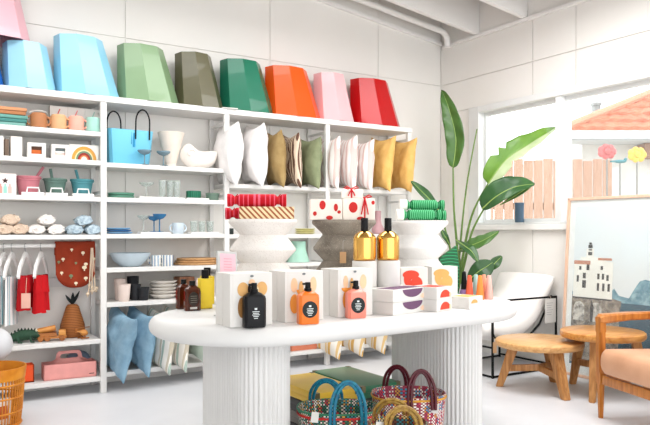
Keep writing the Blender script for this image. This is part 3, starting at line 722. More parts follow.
for px, nm in ((33, 'dusty pink'), (56.5, 'sage'), (83, 'teal')):
    g = thing('white_caddy', 'small white tray with loop handle before the %s bucket' % nm, 'tray', (XA(px, 5.18), 5.18, Z(0, 2)), R(-6), 'small white trays')
    b = nb(); box(b, -.075, .075, -.028, .028, 0, .022, .003); build('tray', b, WHITE, g, smooth=False)
    b = nb(); tube(b, [(-.042, -.01, .02), (-.036, -.01, .055), (.036, -.01, .055), (.042, -.01, .02)], .006, 6); build('handle', b, WHITE, g)
# fourth shelf: rolled towels
def towel(px, z, r, m, lab, L=.2, y=5.25):
    b = nb(); n = 40; rings = []
    for k in range(9):
        t = k / 8; f = 1 - .16 * abs(2 * t - 1) ** 6
        rings.append([(r * 1.42 * f * math.cos(2 * PI * i / n) * (1 + .05 * math.sin(5 * i + k)), -L / 2 + L * t, r * .86 * (1 + f * math.sin(2 * PI * i / n) * (1 + .02 * math.sin(3 * i + 2 * k)))) for i in range(n)])
    for rg in rings:
        for q, p_ in enumerate(rg):
            v = Vector(p_); d_ = .010 * MN0.noise(v * 34 + Vector((px, z * 9, 0))) + .006 * MN0.noise(v * 80 + Vector((0, px, 0)))
            rg[q] = (p_[0] + d_ * 1.2, p_[1] + d_, max(p_[2] + d_, .0008 + .3 * (p_[2] < .004) * 0))
    loft(b, rings)
    # spiral edge seen on the front end
    tube(b, [(r * .2 * a * math.cos(a) * .9, -L / 2 - .001, r * .86 + r * .13 * a * math.sin(a) * .9) for a in [k * .45 for k in range(3, 13)]], .006, 6)
    return one('rolled_towel', b, m, lab, 'towel', (XA(px, y), y, z), R(-6), 'rolled towels on the fourth shelf')
TWL = {'beige': mat('towel beige', (222, 198, 176), .95, bump=.6, bscale=90), 'white': mat('towel white', (238, 232, 226), .95, bump=.5, bscale=90),
       'blue grey': mat('towel blue', (196, 212, 220), .95, var=.1, scale=40, col2=(132, 156, 174), bump=.6, bscale=90)}
for nm, a, b_, t in (('beige', 4, 19, 10), ('white', 36, 55, 46), ('blue grey', 74, 92, 83)):
    rr = .043
    towel(a, Z(0, 3), rr, TWL[nm], nm + ' rolled towel, lower left of its pile of three')
    towel(b_, Z(0, 3), rr, TWL[nm], nm + ' rolled towel, lower right of its pile of three')
    towel(t, Z(0, 3) + rr * 1.6, rr * .98, TWL[nm], nm + ' rolled towel lying on top of its pile')
# hanging clothes
RZ = 1.10
def hanger(px, lab):
    x = XA(px, 5.29); g = thing('clothes_hanger', lab, 'hanger', (x, 5.29, RZ), R(-26), 'white hangers on the rail')
    b = nb(); pts = [(0, .0185 * math.cos(a), .0185 * math.sin(a)) for a in [R(-40 + 22 * k) for k in range(11)]]
    tube(b, pts + [(0, -.008, -.03), (0, 0, -.04), (0, 0, -.055)], .0025, 6); build('hook', b, mat('hook steel', (190, 190, 190), .3, 1.0), g)
    b = nb()
    prism(b, [(-.165, -.215), (-.13, -.14), (-.035, -.056), (0, -.042), (.035, -.056), (.13, -.14), (.165, -.215), (.145, -.23), (.112, -.165), (.03, -.09), (0, -.08), (-.03, -.09), (-.112, -.165), (-.145, -.23)], -.008, .008, Matrix(((0, 0, 1, 0), (1, 0, 0, 0), (0, 1, 0, 0), (0, 0, 0, 1))))
    build('shoulder', b, WHITE, g, smooth=False); return g
def garment(px, z0, z1, wid, m, lab, thick=.05, legs=False, name='garment', group=None):
    x = XA(px, 5.29); b = nb(); n = 20; zs = 10
    def body(y0, y1, za, zb):
        rings = []
        for k in range(zs + 1):
            t = k / zs; zz = za + (zb - za) * t; f = 1 + .06 * t
            yc = (y0 + y1) / 2; hw = (y1 - y0) / 2
            rings.append([((thick / 2) * (.75 + .25 * t) * math.sin(2 * PI * i / n) * (1 + .25 * math.sin(3 * i + y0 * 40)), yc + hw * f * math.cos(2 * PI * i / n), zz + .004 * math.sin(i)) for i in range(n)])
        loft(b, rings)
    if legs:
        body(-wid / 2, wid / 2, z1, z1 - (z1 - z0) * .45); body(-wid / 2, -.004, z1 - (z1 - z0) * .4, z0); body(.004, wid / 2, z1 - (z1 - z0) * .4, z0 + .01)
    else: body(-wid / 2, wid / 2, z1, z0)
    return one(name, b, m, lab, 'clothes', (x, 5.29, 0), R(-28), group)
for px, lab in ((-5, 'white hanger at the very left of the rail'), (4, 'second white hanger from the left, carrying striped clothes'), (12, 'third white hanger from the left, carrying striped clothes'), (25.5, 'white hanger carrying the red trousers with the tag'), (41, 'white hanger carrying the right red trousers')):
    hanger(px, lab)
strm = stripes('shirt stripes', [((236, 234, 232), .4), ((60, 76, 96), .12), ((232, 232, 230), .25), ((116, 176, 188), .23)], axis=(0, 1, 0), period=.06)
strm2 = stripes('shirt stripes two', [((240, 238, 236), .5), ((110, 130, 150), .12), ((240, 238, 236), .2), ((150, 196, 202), .18)], axis=(0, 1, 0), period=.07)
garment(-5, .52, .885, .26, strm2, 'pale striped shirt at the very left of the rail', .036, name='shirt', group='striped shirts')
garment(4, .55, .885, .25, strm, 'blue and white striped shirt hanging left of the pale one', .036, name='shirt', group='striped shirts')['label'] = 'dark and teal striped shirt on the second hanger'
garment(12, .54, .88, .24, strm2, 'pale blue striped shirt hanging next to the red trousers', .036, name='shirt', group='striped shirts')
RC = mat('red cloth', (180, 14, 24), .85, bump=.3, bscale=30)
garment(25.5, .64, .885, .20, RC, 'red trousers with a paper tag on the rail', .085, True, 'trousers', 'red trousers')
garment(41, .615, .885, .20, mat('bright red cloth', (192, 12, 22), .85, bump=.3, bscale=30), 'red trousers hanging on the right without tag', .085, True, 'trousers', 'red trousers')
q = Vector((XA(26, 5.12), 5.12, .0))
g = thing('swing_tag', 'pinkish paper tag hanging on the left red trousers', 'tag', (q.x, 5.125, .715), R(-16))
b = nb(); box(b, -.03, .03, -.001, .001, -.05, .055, .0005); build('tag', b, mat('tag pink', (228, 176, 160), .7), g, smooth=False)
b = nb(); tube(b, [(0, 0, .05), (0, .01, .1), (0, .045, .16)], .0015, 6); build('string', b, mat('string', (220, 200, 180), .8), g)
# terracotta printed cloth over the rail
g = thing('printed_cloth', 'rust coloured cloth with mushroom print draped over the rail', 'cloth', (XA(75.5, 5.26), 5.26, 0), R(-3))
def cloth_out(w, ztop, zbot, n=14):
    pts = []
    for i in range(n + 1):
        u = -1 + 2 * i / n
        pts.append((w / 2 * (.97 if abs(u) > .99 else 1) * u, zbot + (.1) * abs(u) ** 3.2))
    return pts
b = nb(); w_, zt_ = .288, 1.12
lo = cloth_out(w_, zt_, .785)
rows_ = []
for side, yy in ((-1, -.0), (1, .052)):
    gr = []
    for k in range(9):
        t = k / 8
        gr.append([(x * (1 + .02 * math.sin(5 * t)), yy + (.012 * math.sin(x * 38 + side) * t) - (side < 0) * .0 - .006 * t, zl + (zt_ - zl) * (1 - t)) for x, zl in lo])
    rows_.append(gr)
top = [[(x, .026 - .026 * math.cos(a), zt_ + .012 * math.sin(a)) for x, zl in lo] for a in [PI * k / 6 for k in range(7)]]
full = rows_[0][::-1] + top[1:-1] + [[(x, y, max(z_, .95)) for x, y, z_ in rw] for rw in rows_[1][:4]]
loft(b, full, False, False, close=False)
o = build('cloth', b, mat('rust cloth', (146, 52, 26), .9, var=.08, bump=.25, bscale=50), g)
md = o.modifiers.new('thick', 'SOLIDIFY'); md.thickness = .004
for nm, c, ds in (('cream', (238, 222, 190), [(-.09, 1.0, .012), (.05, 1.045, .013), (.06, .935, .017), (.07, .96, .014), (.07, .855, .014), (-.1, .9, .011), (.0, .82, .012), (.13, 1.0, .01), (-.03, 1.07, .01)]), ('sage', (120, 136, 100), [(-.035, .875, .014), (-.12, .98, .01), (.0, .97, .009)])):
    for x, zz, r_ in ds:
        b = nb(); disc(b, x, zz, r_, r_ * .8, -.0205, t=.0015, n=14); box(b, x - r_ * .25, x + r_ * .25, -.022, -.0205, zz - r_ * 1.5, zz)
        build('printed_mushroom', b, mat('mushroom ' + nm, c, .8), g, smooth=False)
# macrame cord by the post
x = XA(93.5, 5.2); g = thing('macrame_hanger', 'cream knotted cord hanging beside the shelf post', 'cord', (x, 5.25, 0))
for i, dx in enumerate((-.02, .0, .022)):
    b = nb(); tube(b, [(dx * .2, 0, 1.08), (dx * .6, -.005, .95), (dx, -.01, .8 - .02 * i), (dx * 1.6, -.005, .71 + .02 * i)], .005, 6); ball(b, (dx, -.01, .8 - .02 * i), .013, 8); ball(b, (dx * 1.5, -.006, .735 + .02 * i), .015, 8); build('strand', b, mat('cream cord', (228, 208, 182), .9), g)
b = nb(); tube(b, [(.0, .04 + .02 * math.cos(a), 1.10 + .021 * math.sin(a)) for a in [2 * PI * k / 12 for k in range(12)]], .003, 6, True); build('loop', b, mat('cream cord', (0, 0, 0)), g)
# fifth shelf: crocodile, wooden toys, rattan pear
zz0 = Z(0, 4)
CG = mat('crocodile green', (46, 78, 58), .7, var=.15, bump=.5, bscale=60)
g = thing('toy_crocodile', 'dark green toy crocodile lying on the lower shelf', 'toy', (XA(25, 5.27), 5.27, zz0), R(-10))
b = nb(); rings = []
for x, w, h, zc in ((-.15, .004, .004, .02), (-.12, .015, .014, .02), (-.08, .032, .03, .038), (-.03, .045, .04, .05), (.02, .042, .038, .052), (.045, .034, .032, .055), (.07, .036, .03, .056), (.1, .024, .02, .042), (.15, .016, .012, .034), (.165, .008, .006, .032)):
    rings.append([(x, w * math.cos(2 * PI * i / 14), zc + h * math.sin(2 * PI * i / 14)) for i in range(14)])
loft(b, rings); build('body', b, CG, g)
for x, s in ((-.05, -1), (-.05, 1), (.03, -1), (.03, 1)):
    b = nb(); tube(b, [(x, s * .03, .045), (x + .01, s * .055, .025), (x + .012, s * .056, .009), (x + .034, s * .06, .007)], .011, 8, r2=.006); build('leg', b, CG, g)
b = nb()
for k in range(9): lathe(b, [(.009, 0), (.0005, .018)], c=(-.11 + k * .022, 0, (.04, .06, .076, .086, .089, .089, .087, .085, .084)[k]), n=6)
build('spine', b, mat('croc spine', (30, 56, 42), .7), g)
b = nb(); rings = [[(x, w * math.cos(2 * PI * i / 12), zc + h * math.sin(2 * PI * i / 12)) for i in range(12)] for x, w, h, zc in ((.06, .026, .01, .024), (.1, .022, .008, .014), (.15, .015, .006, .0085), (.162, .008, .004, .008))]
loft(b, rings); build('lower_jaw', b, CG, g)
b = nb(); [ball(b, (.075, s * .02, .085), .009, 8) for s in (-1, 1)]; build('eye', b, mat('croc eye', (220, 216, 190), .3), g)
WD = wood('toy wood', (214, 150, 76), (178, 108, 46), 0); WD2 = wood('toy wood dark', (176, 108, 48), (134, 78, 34), 0)
g = thing('toy_truck', 'wooden toy truck carrying a log on the lower shelf', 'toy', (XA(52, 5.25), 5.25, zz0), R(-12))
b = nb(); box(b, -.1, .1, -.035, .035, .018, .034, .004); build('chassis', b, WD, g)
b = nb(); box(b, .045, .095, -.034, .034, .034, .078, .008); build('cab', b, WD, g)
b = nb(); box(b, -.098, .035, -.038, .038, .034, .05, .003); box(b, -.098, -.09, -.038, .038, .05, .066); box(b, -.098, .03, -.038, -.031, .05, .062); box(b, -.098, .03, .031, .038, .05, .062); build('bed', b, WD2, g)
for x in (-.075, -.03, .07):
    for s in (-1, 1):
        b = nb(); lathe(b, [(.0195, -.007), (.0205, -.004), (.0205, .004), (.0195, .007)], n=18, M=Matrix.Translation((x, s * .042, .021)) @ Matrix.Rotation(PI / 2, 4, 'X')); build('wheel', b, WD2, g)
b = nb(); lathe(b, [(.019, -.07), (.022, -.066), (.022, .05), (.02, .055)], n=16, M=Matrix.Translation((-.03, 0, .083)) @ Matrix.Rotation(R(80), 4, 'Y')); build('log', b, WD, g)
g = thing('toy_helicopter', 'small wooden toy helicopter right of the toy truck', 'toy', (XA(82.5, 5.22), 5.22, zz0), R(20))
b = nb(); rings = [[(x, w * math.cos(2 * PI * i / 12), zc + w * math.sin(2 * PI * i / 12)) for i in range(12)] for x, w, zc in ((-.05, .004, .062), (-.02, .009, .055), (-.005, .022, .046), (.015, .026, .044), (.032, .02, .042), (.04, .008, .04))]
loft(b, rings); build('body', b, WD, g)
b = nb(); box(b, -.055, .06, -.006, .006, .08, .085, .002); tube(b, [(.01, 0, .064), (.01, 0, .083)], .004, 8); build('rotor', b, WD2, g)
b = nb(); box(b, -.058, -.044, -.003, .003, .05, .08, .001); build('tail_fin', b, WD2, g)
b = nb()
for s in (-1, 1): tube(b, [(-.025, s * .022, .007), (.04, s * .022, .006)], .005, 8); tube(b, [(.01, s * .014, .03), (.01, s * .022, .008)], .004, 6)
build('skid', b, WD2, g)
g = thing('rattan_pear', 'tall brown rattan pear ornament with dark leaves', 'ornament', (XA(72.5, 5.36), 5.36, zz0))
m = stripes('rattan', [((162, 100, 50), .6), ((116, 66, 30), .4)], axis=(0, 0, 1), period=.012, rough=.7)
b = nb(); lathe(b, [(.06, 0), (.08, .006), (.09, .05), (.088, .09), (.074, .14), (.058, .19), (.047, .23), (.035, .245), (.005, .25)], n=28); build('body', b, m, g)
for k, (dx, dz, dy) in enumerate(((-.05, .075, 0), (.005, .09, .01), (.05, .1, 0))):
    b = nb(); rings = []
    for i in range(7):
        t = i / 6; wv = .012 * math.sin(PI * min(1, t * .9 + .1)) + .002
        rings.append([(dx * t - wv, dy * t - .002, .245 + dz * t), (dx * t, dy * t - .007, .245 + dz * t), (dx * t + wv, dy * t - .002, .245 + dz * t), (dx * t, dy * t + .003, .245 + dz * t)])
    loft(b, rings); build('leaf', b, mat('felt dark', (34, 40, 40), .9), g)
# lowest shelf: pink tool tote, orange box, grey blue pouffe
PK = mat('tote pink', (228, 156, 150), .5)
zz1 = Z(0, 5)
g = thing('tool_tote', 'pink carry tote with cut-out handle on the lowest shelf', 'tote', (XA(69, 5.26), 5.26, zz1), R(-3))
b = nb(); w, d, h, t = .182, .075, .112, .006
box(b, -w, w, -d, d, 0, t); box(b, -w, w, -d, -d + t, 0, h); box(b, -w, w, d - t, d, 0, h); box(b, -w, -w + t, -d, d, 0, h); box(b, w - t, w, -d, d, 0, h)
build('tray', b, PK, g, smooth=False)
b = nb(); o = [(-.178, .006), (.178, .006), (.178, .1), (.1, .108), (.085, .18), (.07, .195), (-.07, .195), (-.085, .18), (-.1, .108), (-.178, .1)]
hl = [(.045, .15), (.055, .16), (.045, .172), (-.045, .172), (-.055, .16), (-.045, .15)]
inn = [(-.05, .14), (.05, .14), (.062, .145), (.062, .155), (.058, .168), (.046, .174), (-.046, .174), (-.058, .168), (-.062, .155), (-.062, .145)]
loft(b, [[(x, -.006, q) for x, q in o], [(x, -.006, q) for x, q in inn], [(x, .006, q) for x, q in inn], [(x, .006, q) for x, q in o], [(x, -.006, q) for x, q in o]], False, False)
bmesh.ops.remove_doubles(b, verts=b.verts, dist=1e-6); build('handle_board', b, PK, g, smooth=False)
b = nb(); box(b, .13, .165, -d - .0008, -d, .022, .028); build('lettering', b, mat('tote mark', (90, 60, 60), .6), g, smooth=False)
g = thing('orange_bin', 'bright orange open box on the lowest shelf behind the basket', 'box', (XA(25.5, 5.26), 5.26, zz1))
b = nb(); box(b, -.05, .05, -.05, .05, 0, .008); box(b, -.05, .05, -.05, -.044, 0, .125); box(b, -.05, .05, .044, .05, 0, .125); box(b, -.05, -.044, -.05, .05, 0, .125); box(b, .044, .05, -.05, .05, 0, .125); build('body', b, mat('bin orange', (236, 84, 30), .5), g, smooth=False)
b = nb(); ball(b, (0, 0, .085), .085, 20, (1.1, 1, 1)); one('pouffe', b, mat('pouffe slate', (120, 134, 152), .9, bump=.3), 'slate blue round pouffe at the right end of the lowest left shelf', 'pouffe', (XA(97, 5.36) - .02, 5.38, zz1), 0)
bpy.data.objects['pouffe'].location.x = 1.29 - .13
# amber basket on the floor with a globe on a stem and packets
BX, BY = .485, 4.62
AM = mat('amber cane', (214, 138, 34), .4, var=.1, col2=(186, 104, 18))
g = thing('cane_basket', 'amber coloured open cane basket on the floor at the left edge', 'basket', (BX, BY, 0))
b = nb(); lathe(b, [(.155, .001), (.16, .012), (.0, .014)], n=36); build('base', b, AM, g)
bs = nb(); N = 56
for i in range(N):
    a = 2 * PI * i / N; tube(bs, [((.158 + .025 * t + .004 * math.sin(PI * t)) * math.cos(a), (.158 + .025 * t) * math.sin(a), .008 + .315 * t) for t in (0, .33, .66, 1)], .0042, 5)
build('slats', bs, AM, g)
for z_, r_, t_ in ((.02, .162, .01), (.1, .168, .006), (.19, .174, .006), (.27, .181, .007)):
    b = nb(); tube(b, [(r_ * math.cos(2 * PI * i / 40), r_ * math.sin(2 * PI * i / 40), z_) for i in range(40)], t_, 6, True); build('hoop', b, AM, g)
b = nb(); lathe(b, [(.178, .3), (.188, .3), (.196, .365), (.193, .372), (.187, .372), (.178, .31), (.178, .3)], n=48, caps=False); build('rim', b, AM, g)
for i, (x, y, h, rz, lab, c) in enumerate(((.03, -.06, .16, 20, 'white packet with orange picture inside the cane basket', (240, 232, 224)), (-.03, .05, .2, -30, 'cream packet standing at the back inside the cane basket', (236, 222, 204)))):
    k = thing('packet', lab, 'packet', (BX + x, BY + y, .0145), R(rz), 'packets in the cane basket')
    b = nb(); box(b, -.07, .07, -.02, .02, 0, h, .004); build('body', b, mat('packet %d' % i, c, .6), k)
    b = nb(); box(b, -.045, .045, -.0212, -.02, .04, h - .04); build('printed_picture', b, mat('packet print', (206, 104, 54), .6), k, smooth=False)
g = thing('globe_lamp', 'pale grey globe on thin copper stem standing in the cane basket', 'lamp', (BX + .02, BY + .0, .0145))
b = nb(); ball(b, (0, 0, .49), .098, 28, (1, 1, 1.05)); build('globe', b, mat('globe grey', (206, 206, 208), .35), g)
b = nb(); tube(b, [(0, 0, .008), (0, 0, .4)], .006, 10); build('stem', b, mat('copper', (206, 140, 110), .3, .8), g)
b = nb(); lathe(b, [(.025, 0), (.025, .008), (.01, .012)], n=20); build('foot', b, mat('copper', (0, 0, 0)), g)

# ================================================================ THE SECOND BAY
# blue tote bag
BL = mat('tote blue', (112, 194, 224), .45, var=.04, scale=3, coat=.2)
x = (XA(105, 5.28) + XA(152, 5.28)) / 2
g = thing('tote_bag', 'sky blue structured tote bag with black rope handles on the shelf', 'bag', (x, 5.30, Z(1, 0)), R(2))
b = nb()
def rrect(w, d, c): return [(-w + c, -d), (w - c, -d), (w, -d + c), (w, d - c), (w - c, d), (-w + c, d), (-w, d - c), (-w, -d + c)]
rings = [[(x_, y_, z_) for x_, y_ in rrect(w, d, .02)] for w, d, z_ in ((.15, .055, 0), (.155, .06, .01), (.176, .085, .27), (.17, .079, .27), (.15, .055, .012))]
loft(b, rings); build('body', b, BL, g)
b = nb(); box(b, -.0015, .0015, -.0835, -.06, .16, .266); box(b, .012, .03, -.083, -.075, .14, .25, .003); build('seam', b, mat('tote seam', (40, 140, 186), .45), g)
for x_, y_ in ((-.085, .085), (.085, -.088)):
    b = nb(); s = math.copysign(1, y_)
    tube(b, [(x_ - .055, y_, .2)] + [(x_ - .055 * math.cos(a), y_ + s * .004, .33 + .1 * math.sin(a)) for a in [PI * k / 12 for k in range(13)]] + [(x_ + .055, y_, .2)], .006, 8); build('handle', b, BLACKP, g)
# coupe glasses
def coupe(px, y, z, m, lab, grp, h=.1, rb=.054, bowl=.032):
    g = thing('coupe_glass', lab, 'glass', (XA(px, y), y, z), 0, grp)
    b = nb(); lathe(b, [(.006, h - bowl - .004), (rb * .6, h - bowl * .85), (rb * .95, h - bowl * .35), (rb, h), (rb - .003, h), (rb * .9, h - bowl * .33), (rb * .55, h - bowl * .75), (.004, h - bowl * .8)], n=28); build('bowl', b, m, g)
    b = nb(); lathe(b, [(.034, 0), (.034, .003), (.006, .008), (.0045, .02), (.0045, h - bowl - .008), (.008, h - bowl)], n=18); build('stem', b, m, g)
SMK = glass('smoky glass', (150, 178, 190), .6); CLR = glass('clear glass', (238, 242, 240), .22); BLG = glass('blue glass', (46, 124, 178), .85); GRG = glass('green glass', (130, 156, 140), .65)
coupe(144.5, 5.165, Z(1, 0), SMK, 'smoky blue coupe glass before the blue tote bag', 'smoky coupe glasses', .112)
coupe(163.5, 5.165, Z(1, 0), SMK, 'smoky blue coupe glass before the beige vase', 'smoky coupe glasses', .112)
# beige trumpet vase, white shell
b = nb(); lathe(b, [(.045, 0), (.048, .008), (.04, .03), (.05, .06), (.085, .2), (.108, .283), (.104, .285), (.08, .2), (.03, .06)], n=36)
one('trumpet_vase', b, mat('stone beige', (226, 214, 202), .85, bump=.2, bscale=50), 'beige flared vase standing between blue tote and white shell', 'vase', (XA(171, 5.31), 5.31, Z(1, 0)))
g = thing('shell_vase', 'white nautilus shell ornament at the right end of the shelf', 'ornament', (XA(199, 5.26), 5.26, Z(1, 0)), R(-6))
b = nb(); rings = []
SH = [(-.156, .108, .112, .1), (-.15, .07, .145, .55), (-.135, .042, .175, .85), (-.112, .02, .196, 1), (-.085, .006, .204, 1.05), (-.06, .001, .194, 1.08), (-.038, .0, .172, 1.15), (-.015, .0, .15, 1.3), (.02, .0, .142, 1.45), (.06, .004, .146, 1.45), (.095, .016, .152, 1.4), (.125, .04, .154, 1.3), (.145, .08, .152, 1.2), (.156, .12, .149, 1), (.158, .14, .146, .6)]
for x, z0, z1, wf_ in SH:
    hz = (z1 - z0) / 2; hw_ = min(.078, max(.004, hz * .72 * wf_))
    rings.append([(x, hw_ * math.cos(2 * PI * q / 24), (z0 + z1) / 2 + hz * math.sin(2 * PI * q / 24)) for q in range(24)])
loft(b, rings); build('shell', b, mat('shell white', (238, 230, 222), .6, bump=.1), g, ang=70, sub=1)
b = nb(); tube(b, [(-.088 + (.052 - .0042 * q) * math.cos(.5 * q - .5), -.066 - .0012 * q, .112 + (.056 - .0046 * q) * math.sin(.5 * q - .5)) for q in range(12)], .012, 8, r2=.005); build('coil', b, mat('shell white', (0, 0, 0)), g)
b = nb(); lathe(b, [(.03, 0), (.04, .002), (.03, .01)], n=20, sx=1.3); build('foot', b, mat('shell white', (0, 0, 0)), g)

# boards, tins and glasses on the second shelf
zb = Z(1, 1)
for k in range(2):
    b = nb(); lathe(b, [(.088, 0), (.098, .004), (.1, .019), (.095, .02)], n=36); one('green_plate', b, mat('plate green', (84, 138, 116), .35, coat=.2), 'green plate, %s of the pair at the left of the shelf' % ('bottom', 'top')[k], 'plate', (XA(121, 5.25), 5.25, zb + k * .0208), 0, 'green plates')
def slab(px0, px1, z, lab, y=5.2, h=.013):
    w = XA(px1, y) - XA(px0, y); b = nb(); box(b, -w / 2, w / 2, -.05, .05, 0, h, .002)
    one('display_tray', b, WHITE, lab, 'tray', (XA((px0 + px1) / 2, y), y, z), 0, 'white display trays', smooth=False)
slab(138, 183, zb, 'white display tray under the clear tumblers'); slab(185, 207, zb, 'white display tray under the dark green tins')
zt2 = zb + .0136
coupe(146.5, 5.2, zt2, CLR, 'clear coupe glass on the white tray left of the tumblers', None, .112, .056)
def tumbler(px, y, z, m, lab, grp, r=.03, h=.13):
    b = nb(); lathe(b, [(r * .8, 0), (r * .82, .004), (r, h), (r - .002, h), (r * .78, .006)], n=24); one('tumbler', b, m, lab, 'glass', (XA(px, y), y, z), 0, grp)
for px, y, lab in ((162.5, 5.19, 'left clear tall tumbler on the white tray'), (170, 5.21, 'middle clear tall tumbler on the white tray'), (177, 5.19, 'right clear tall tumbler on the white tray')): tumbler(px, y, zt2, CLR, lab, 'clear tall tumblers', .028, .135)
DG = mat('dark green enamel', (20, 92, 70), .35, coat=.2)
b = nb(); lathe(b, [(.058, 0), (.06, .003), (.06, .056), (.056, .058), (.054, .03)], n=32); one('ribbed_bowl', b, stripes('ribbed green', [((16, 92, 68), .6), ((46, 120, 94), .4)], axis=(1, 0, 0), period=.016, rough=.35), 'dark green ribbed bowl on the white tray', 'bowl', (XA(193.5, 5.21), 5.21, zt2))
b = nb(); lathe(b, [(.03, 0), (.036, .004), (.036, .018), (.032, .02)], n=24); one('small_dish', b, DG, 'small dark green dish left of the ribbed bowl', 'dish', (XA(181.5, 5.27), 5.27, zt2 + .0))
bpy.data.objects['small_dish'].location.z = zb; bpy.data.objects['small_dish'].location.x = XA(184, 5.32); bpy.data.objects['small_dish'].location.y = 5.33
b = nb(); lathe(b, [(.045, 0), (.05, .005), (.058, .06), (.055, .06), (.046, .008)], n=28); one('glass_bowl', b, GRG, 'grey green glass bowl at the right end of the shelf', 'bowl', (XA(212.5, 5.23), 5.23, zb))
# third shelf
zc = Z(1, 2)
for k in range(3):
    b = nb(); lathe(b, [(.07, 0), (.092 + .004 * (k < 1), .004), (.098 + .006 * (k < 1), .014), (.094, .015)], n=36); one('blue_plate', b, mat('plate blue %d' % (k % 2), ((120, 172, 214), (44, 104, 156))[k > 0], .35, coat=.2), ('light blue plate at the bottom of the plate pile', 'dark blue plate in the middle of the plate pile', 'dark blue plate on top of the plate pile')[k], 'plate', (XA(119, 5.24) - .006 * k, 5.24, zc + k * .0158), 0, 'blue plates')
slab(139, 169, zc, 'white display tray under the blue coupe glasses'); slab(189, 217, zc, 'white display tray under the clear low tumblers')
zc2 = zc + .0136
coupe(159.5, 5.18, zc2, BLG, 'front blue coupe glass on the white tray', 'blue coupe glasses', .142, .052, .04)
coupe(154, 5.235, zc2 - .0136 + .0136, BLG, 'blue coupe glass standing behind the front blue one', 'blue coupe glasses', .125, .052, .034)
coupe(143.5, 5.235, zc2, CLR, 'clear coupe glass left of the blue coupe glasses', None, .13, .05)
LB = mat('mug pale blue', (206, 220, 230), .35, coat=.2)
def mug(px, y, z, m, lab, r, h, both=False, rz=0, grp=None, flip=1):
    g = thing('mug', lab, 'mug', (XA(px, y), y, z), rz, grp)
    b = nb(); lathe(b, [(r * .9, 0), (r * .96, .004), (r, h), (r - .004, h), (r * .88, .008)], n=28); build('body', b, m, g)
    for s in ((-1, 1) if both else (flip,)):
        b = nb(); tube(b, [(s * (r * .94 + .024 * math.sin(a)), 0, h * .52 + h * .3 * math.cos(a)) for a in [PI * k / 10 for k in range(11)]], .006, 8); build('handle', b, m, g)
mug(178, 5.2, zc, LB, 'pale blue two handled mug on the third shelf', .047, .088, True)
for px, y, lab in ((194, 5.19, 'left clear low tumbler on the white tray'), (202, 5.2, 'middle clear low tumbler on the white tray'), (210, 5.19, 'right clear low tumbler on the white tray')): tumbler(px, y, zc2, CLR, lab, 'clear low tumblers', .03, .088)
# fourth shelf
zd = Z(1, 3)
b = nb(); lathe(b, [(.07, 0), (.08, .004), (.125, .045), (.15, .085), (.158, .105), (.153, .106), (.12, .05), (.07, .012)], n=44); one('serving_bowl', b, mat('bowl pale blue', (196, 212, 222), .35, coat=.3), 'large pale blue serving bowl on the shelf', 'bowl', (XA(130, 5.3), 5.3, zd))
MS = stripes('mug stripes', [((238, 236, 230), .62), ((66, 118, 168), .2), ((238, 236, 230), .06), ((90, 150, 190), .12)], axis=(1, 0, 0), period=.024, rough=.35)
mug(167.5, 5.19, zd, MS, 'blue striped mug at the front of the pair', .044, .086, False, R(-20), 'striped mugs', -1); mug(156.5, 5.235, zd, MS, 'blue striped mug standing behind the front striped mug', .043, .086, False, R(-28), 'striped mugs', -1)
for k in range(3):
    b = nb(); rr = .165 - .006 * k; lathe(b, [(rr - .008, 0), (rr, .006), (rr, .014), (rr - .006, .018)], n=48, sx=1.12); one('wooden_board', b, wood('board wood', (206, 162, 112), (170, 124, 78), 0, .5), ('lowest round wooden board of the pile', 'middle round wooden board of the pile', 'topmost round wooden board of the pile')[k], 'board', (XA(196, 5.31) + .004 * k, 5.31, zd + k * .019), R(2 * k), 'round wooden boards')
# fifth shelf
ze = Z(1, 4)
def beaker(px, y, z, m, lab, grp, r=.047, h=.125):
    b = nb(); lathe(b, [(r * .74, 0), (r * .78, .004), (r, h), (r - .003, h), (r * .74, .008)], n=28); one('beaker', b, m, lab, 'cup', (XA(px, y), y, z), 0, grp)
PB = mat('beaker blush', (232, 214, 204), .6); KB = mat('beaker black', (34, 36, 40), .6)
beaker(124, 5.2, ze, PB, 'front blush beaker on the shelf above the blue cushions', 'blush beakers', .05, .13); beaker(120.5, 5.31, ze, PB, 'blush beaker standing behind the front blush beaker', 'blush beakers', .05, .165)
beaker(133, 5.33, ze, KB, 'tallest black beaker at the back', 'black beakers', .046, .18); beaker(135.5, 5.225, ze, KB, 'black beaker in the middle', 'black beakers', .042, .125)
beaker(143.5, 5.19, ze, KB, 'smallest black beaker at the front', 'black beakers', .045, .1)
for k in range(5):
    b = nb(); lathe(b, [(.06, 0), (.07, .003), (.1, .022), (.112, .034), (.108, .036), (.06, .008)], n=36); one('stoneware_dish', b, mat('stoneware', (228, 222, 214), .45, coat=.2), ('lowest', 'second lowest', 'middle', 'second highest', 'topmost')[k] + ' white stoneware dish of the pile', 'dish', (XA(163, 5.27) + .002 * (k % 2), 5.27, ze + k * .0265), 0, 'white stoneware dishes')
b = nb(); box(b, -.065, .065, -.06, .06, 0, .165, .003); one('wooden_box', b, wood('box wood', (150, 100, 70), (112, 70, 48), 2), 'brown wooden box on the shelf behind the amber flasks', 'box', (XA(184, 5.3), 5.3, ze), R(4), smooth=False)
b = nb(); box(b, -.08, .08, -.06, .06, 0, .15, .003); one('pale_box', b, mat('box pale pink', (238, 222, 214), .6), 'pale box on the shelf behind the yellow bottles', 'box', (XA(203, 5.28), 5.28, ze), smooth=False)
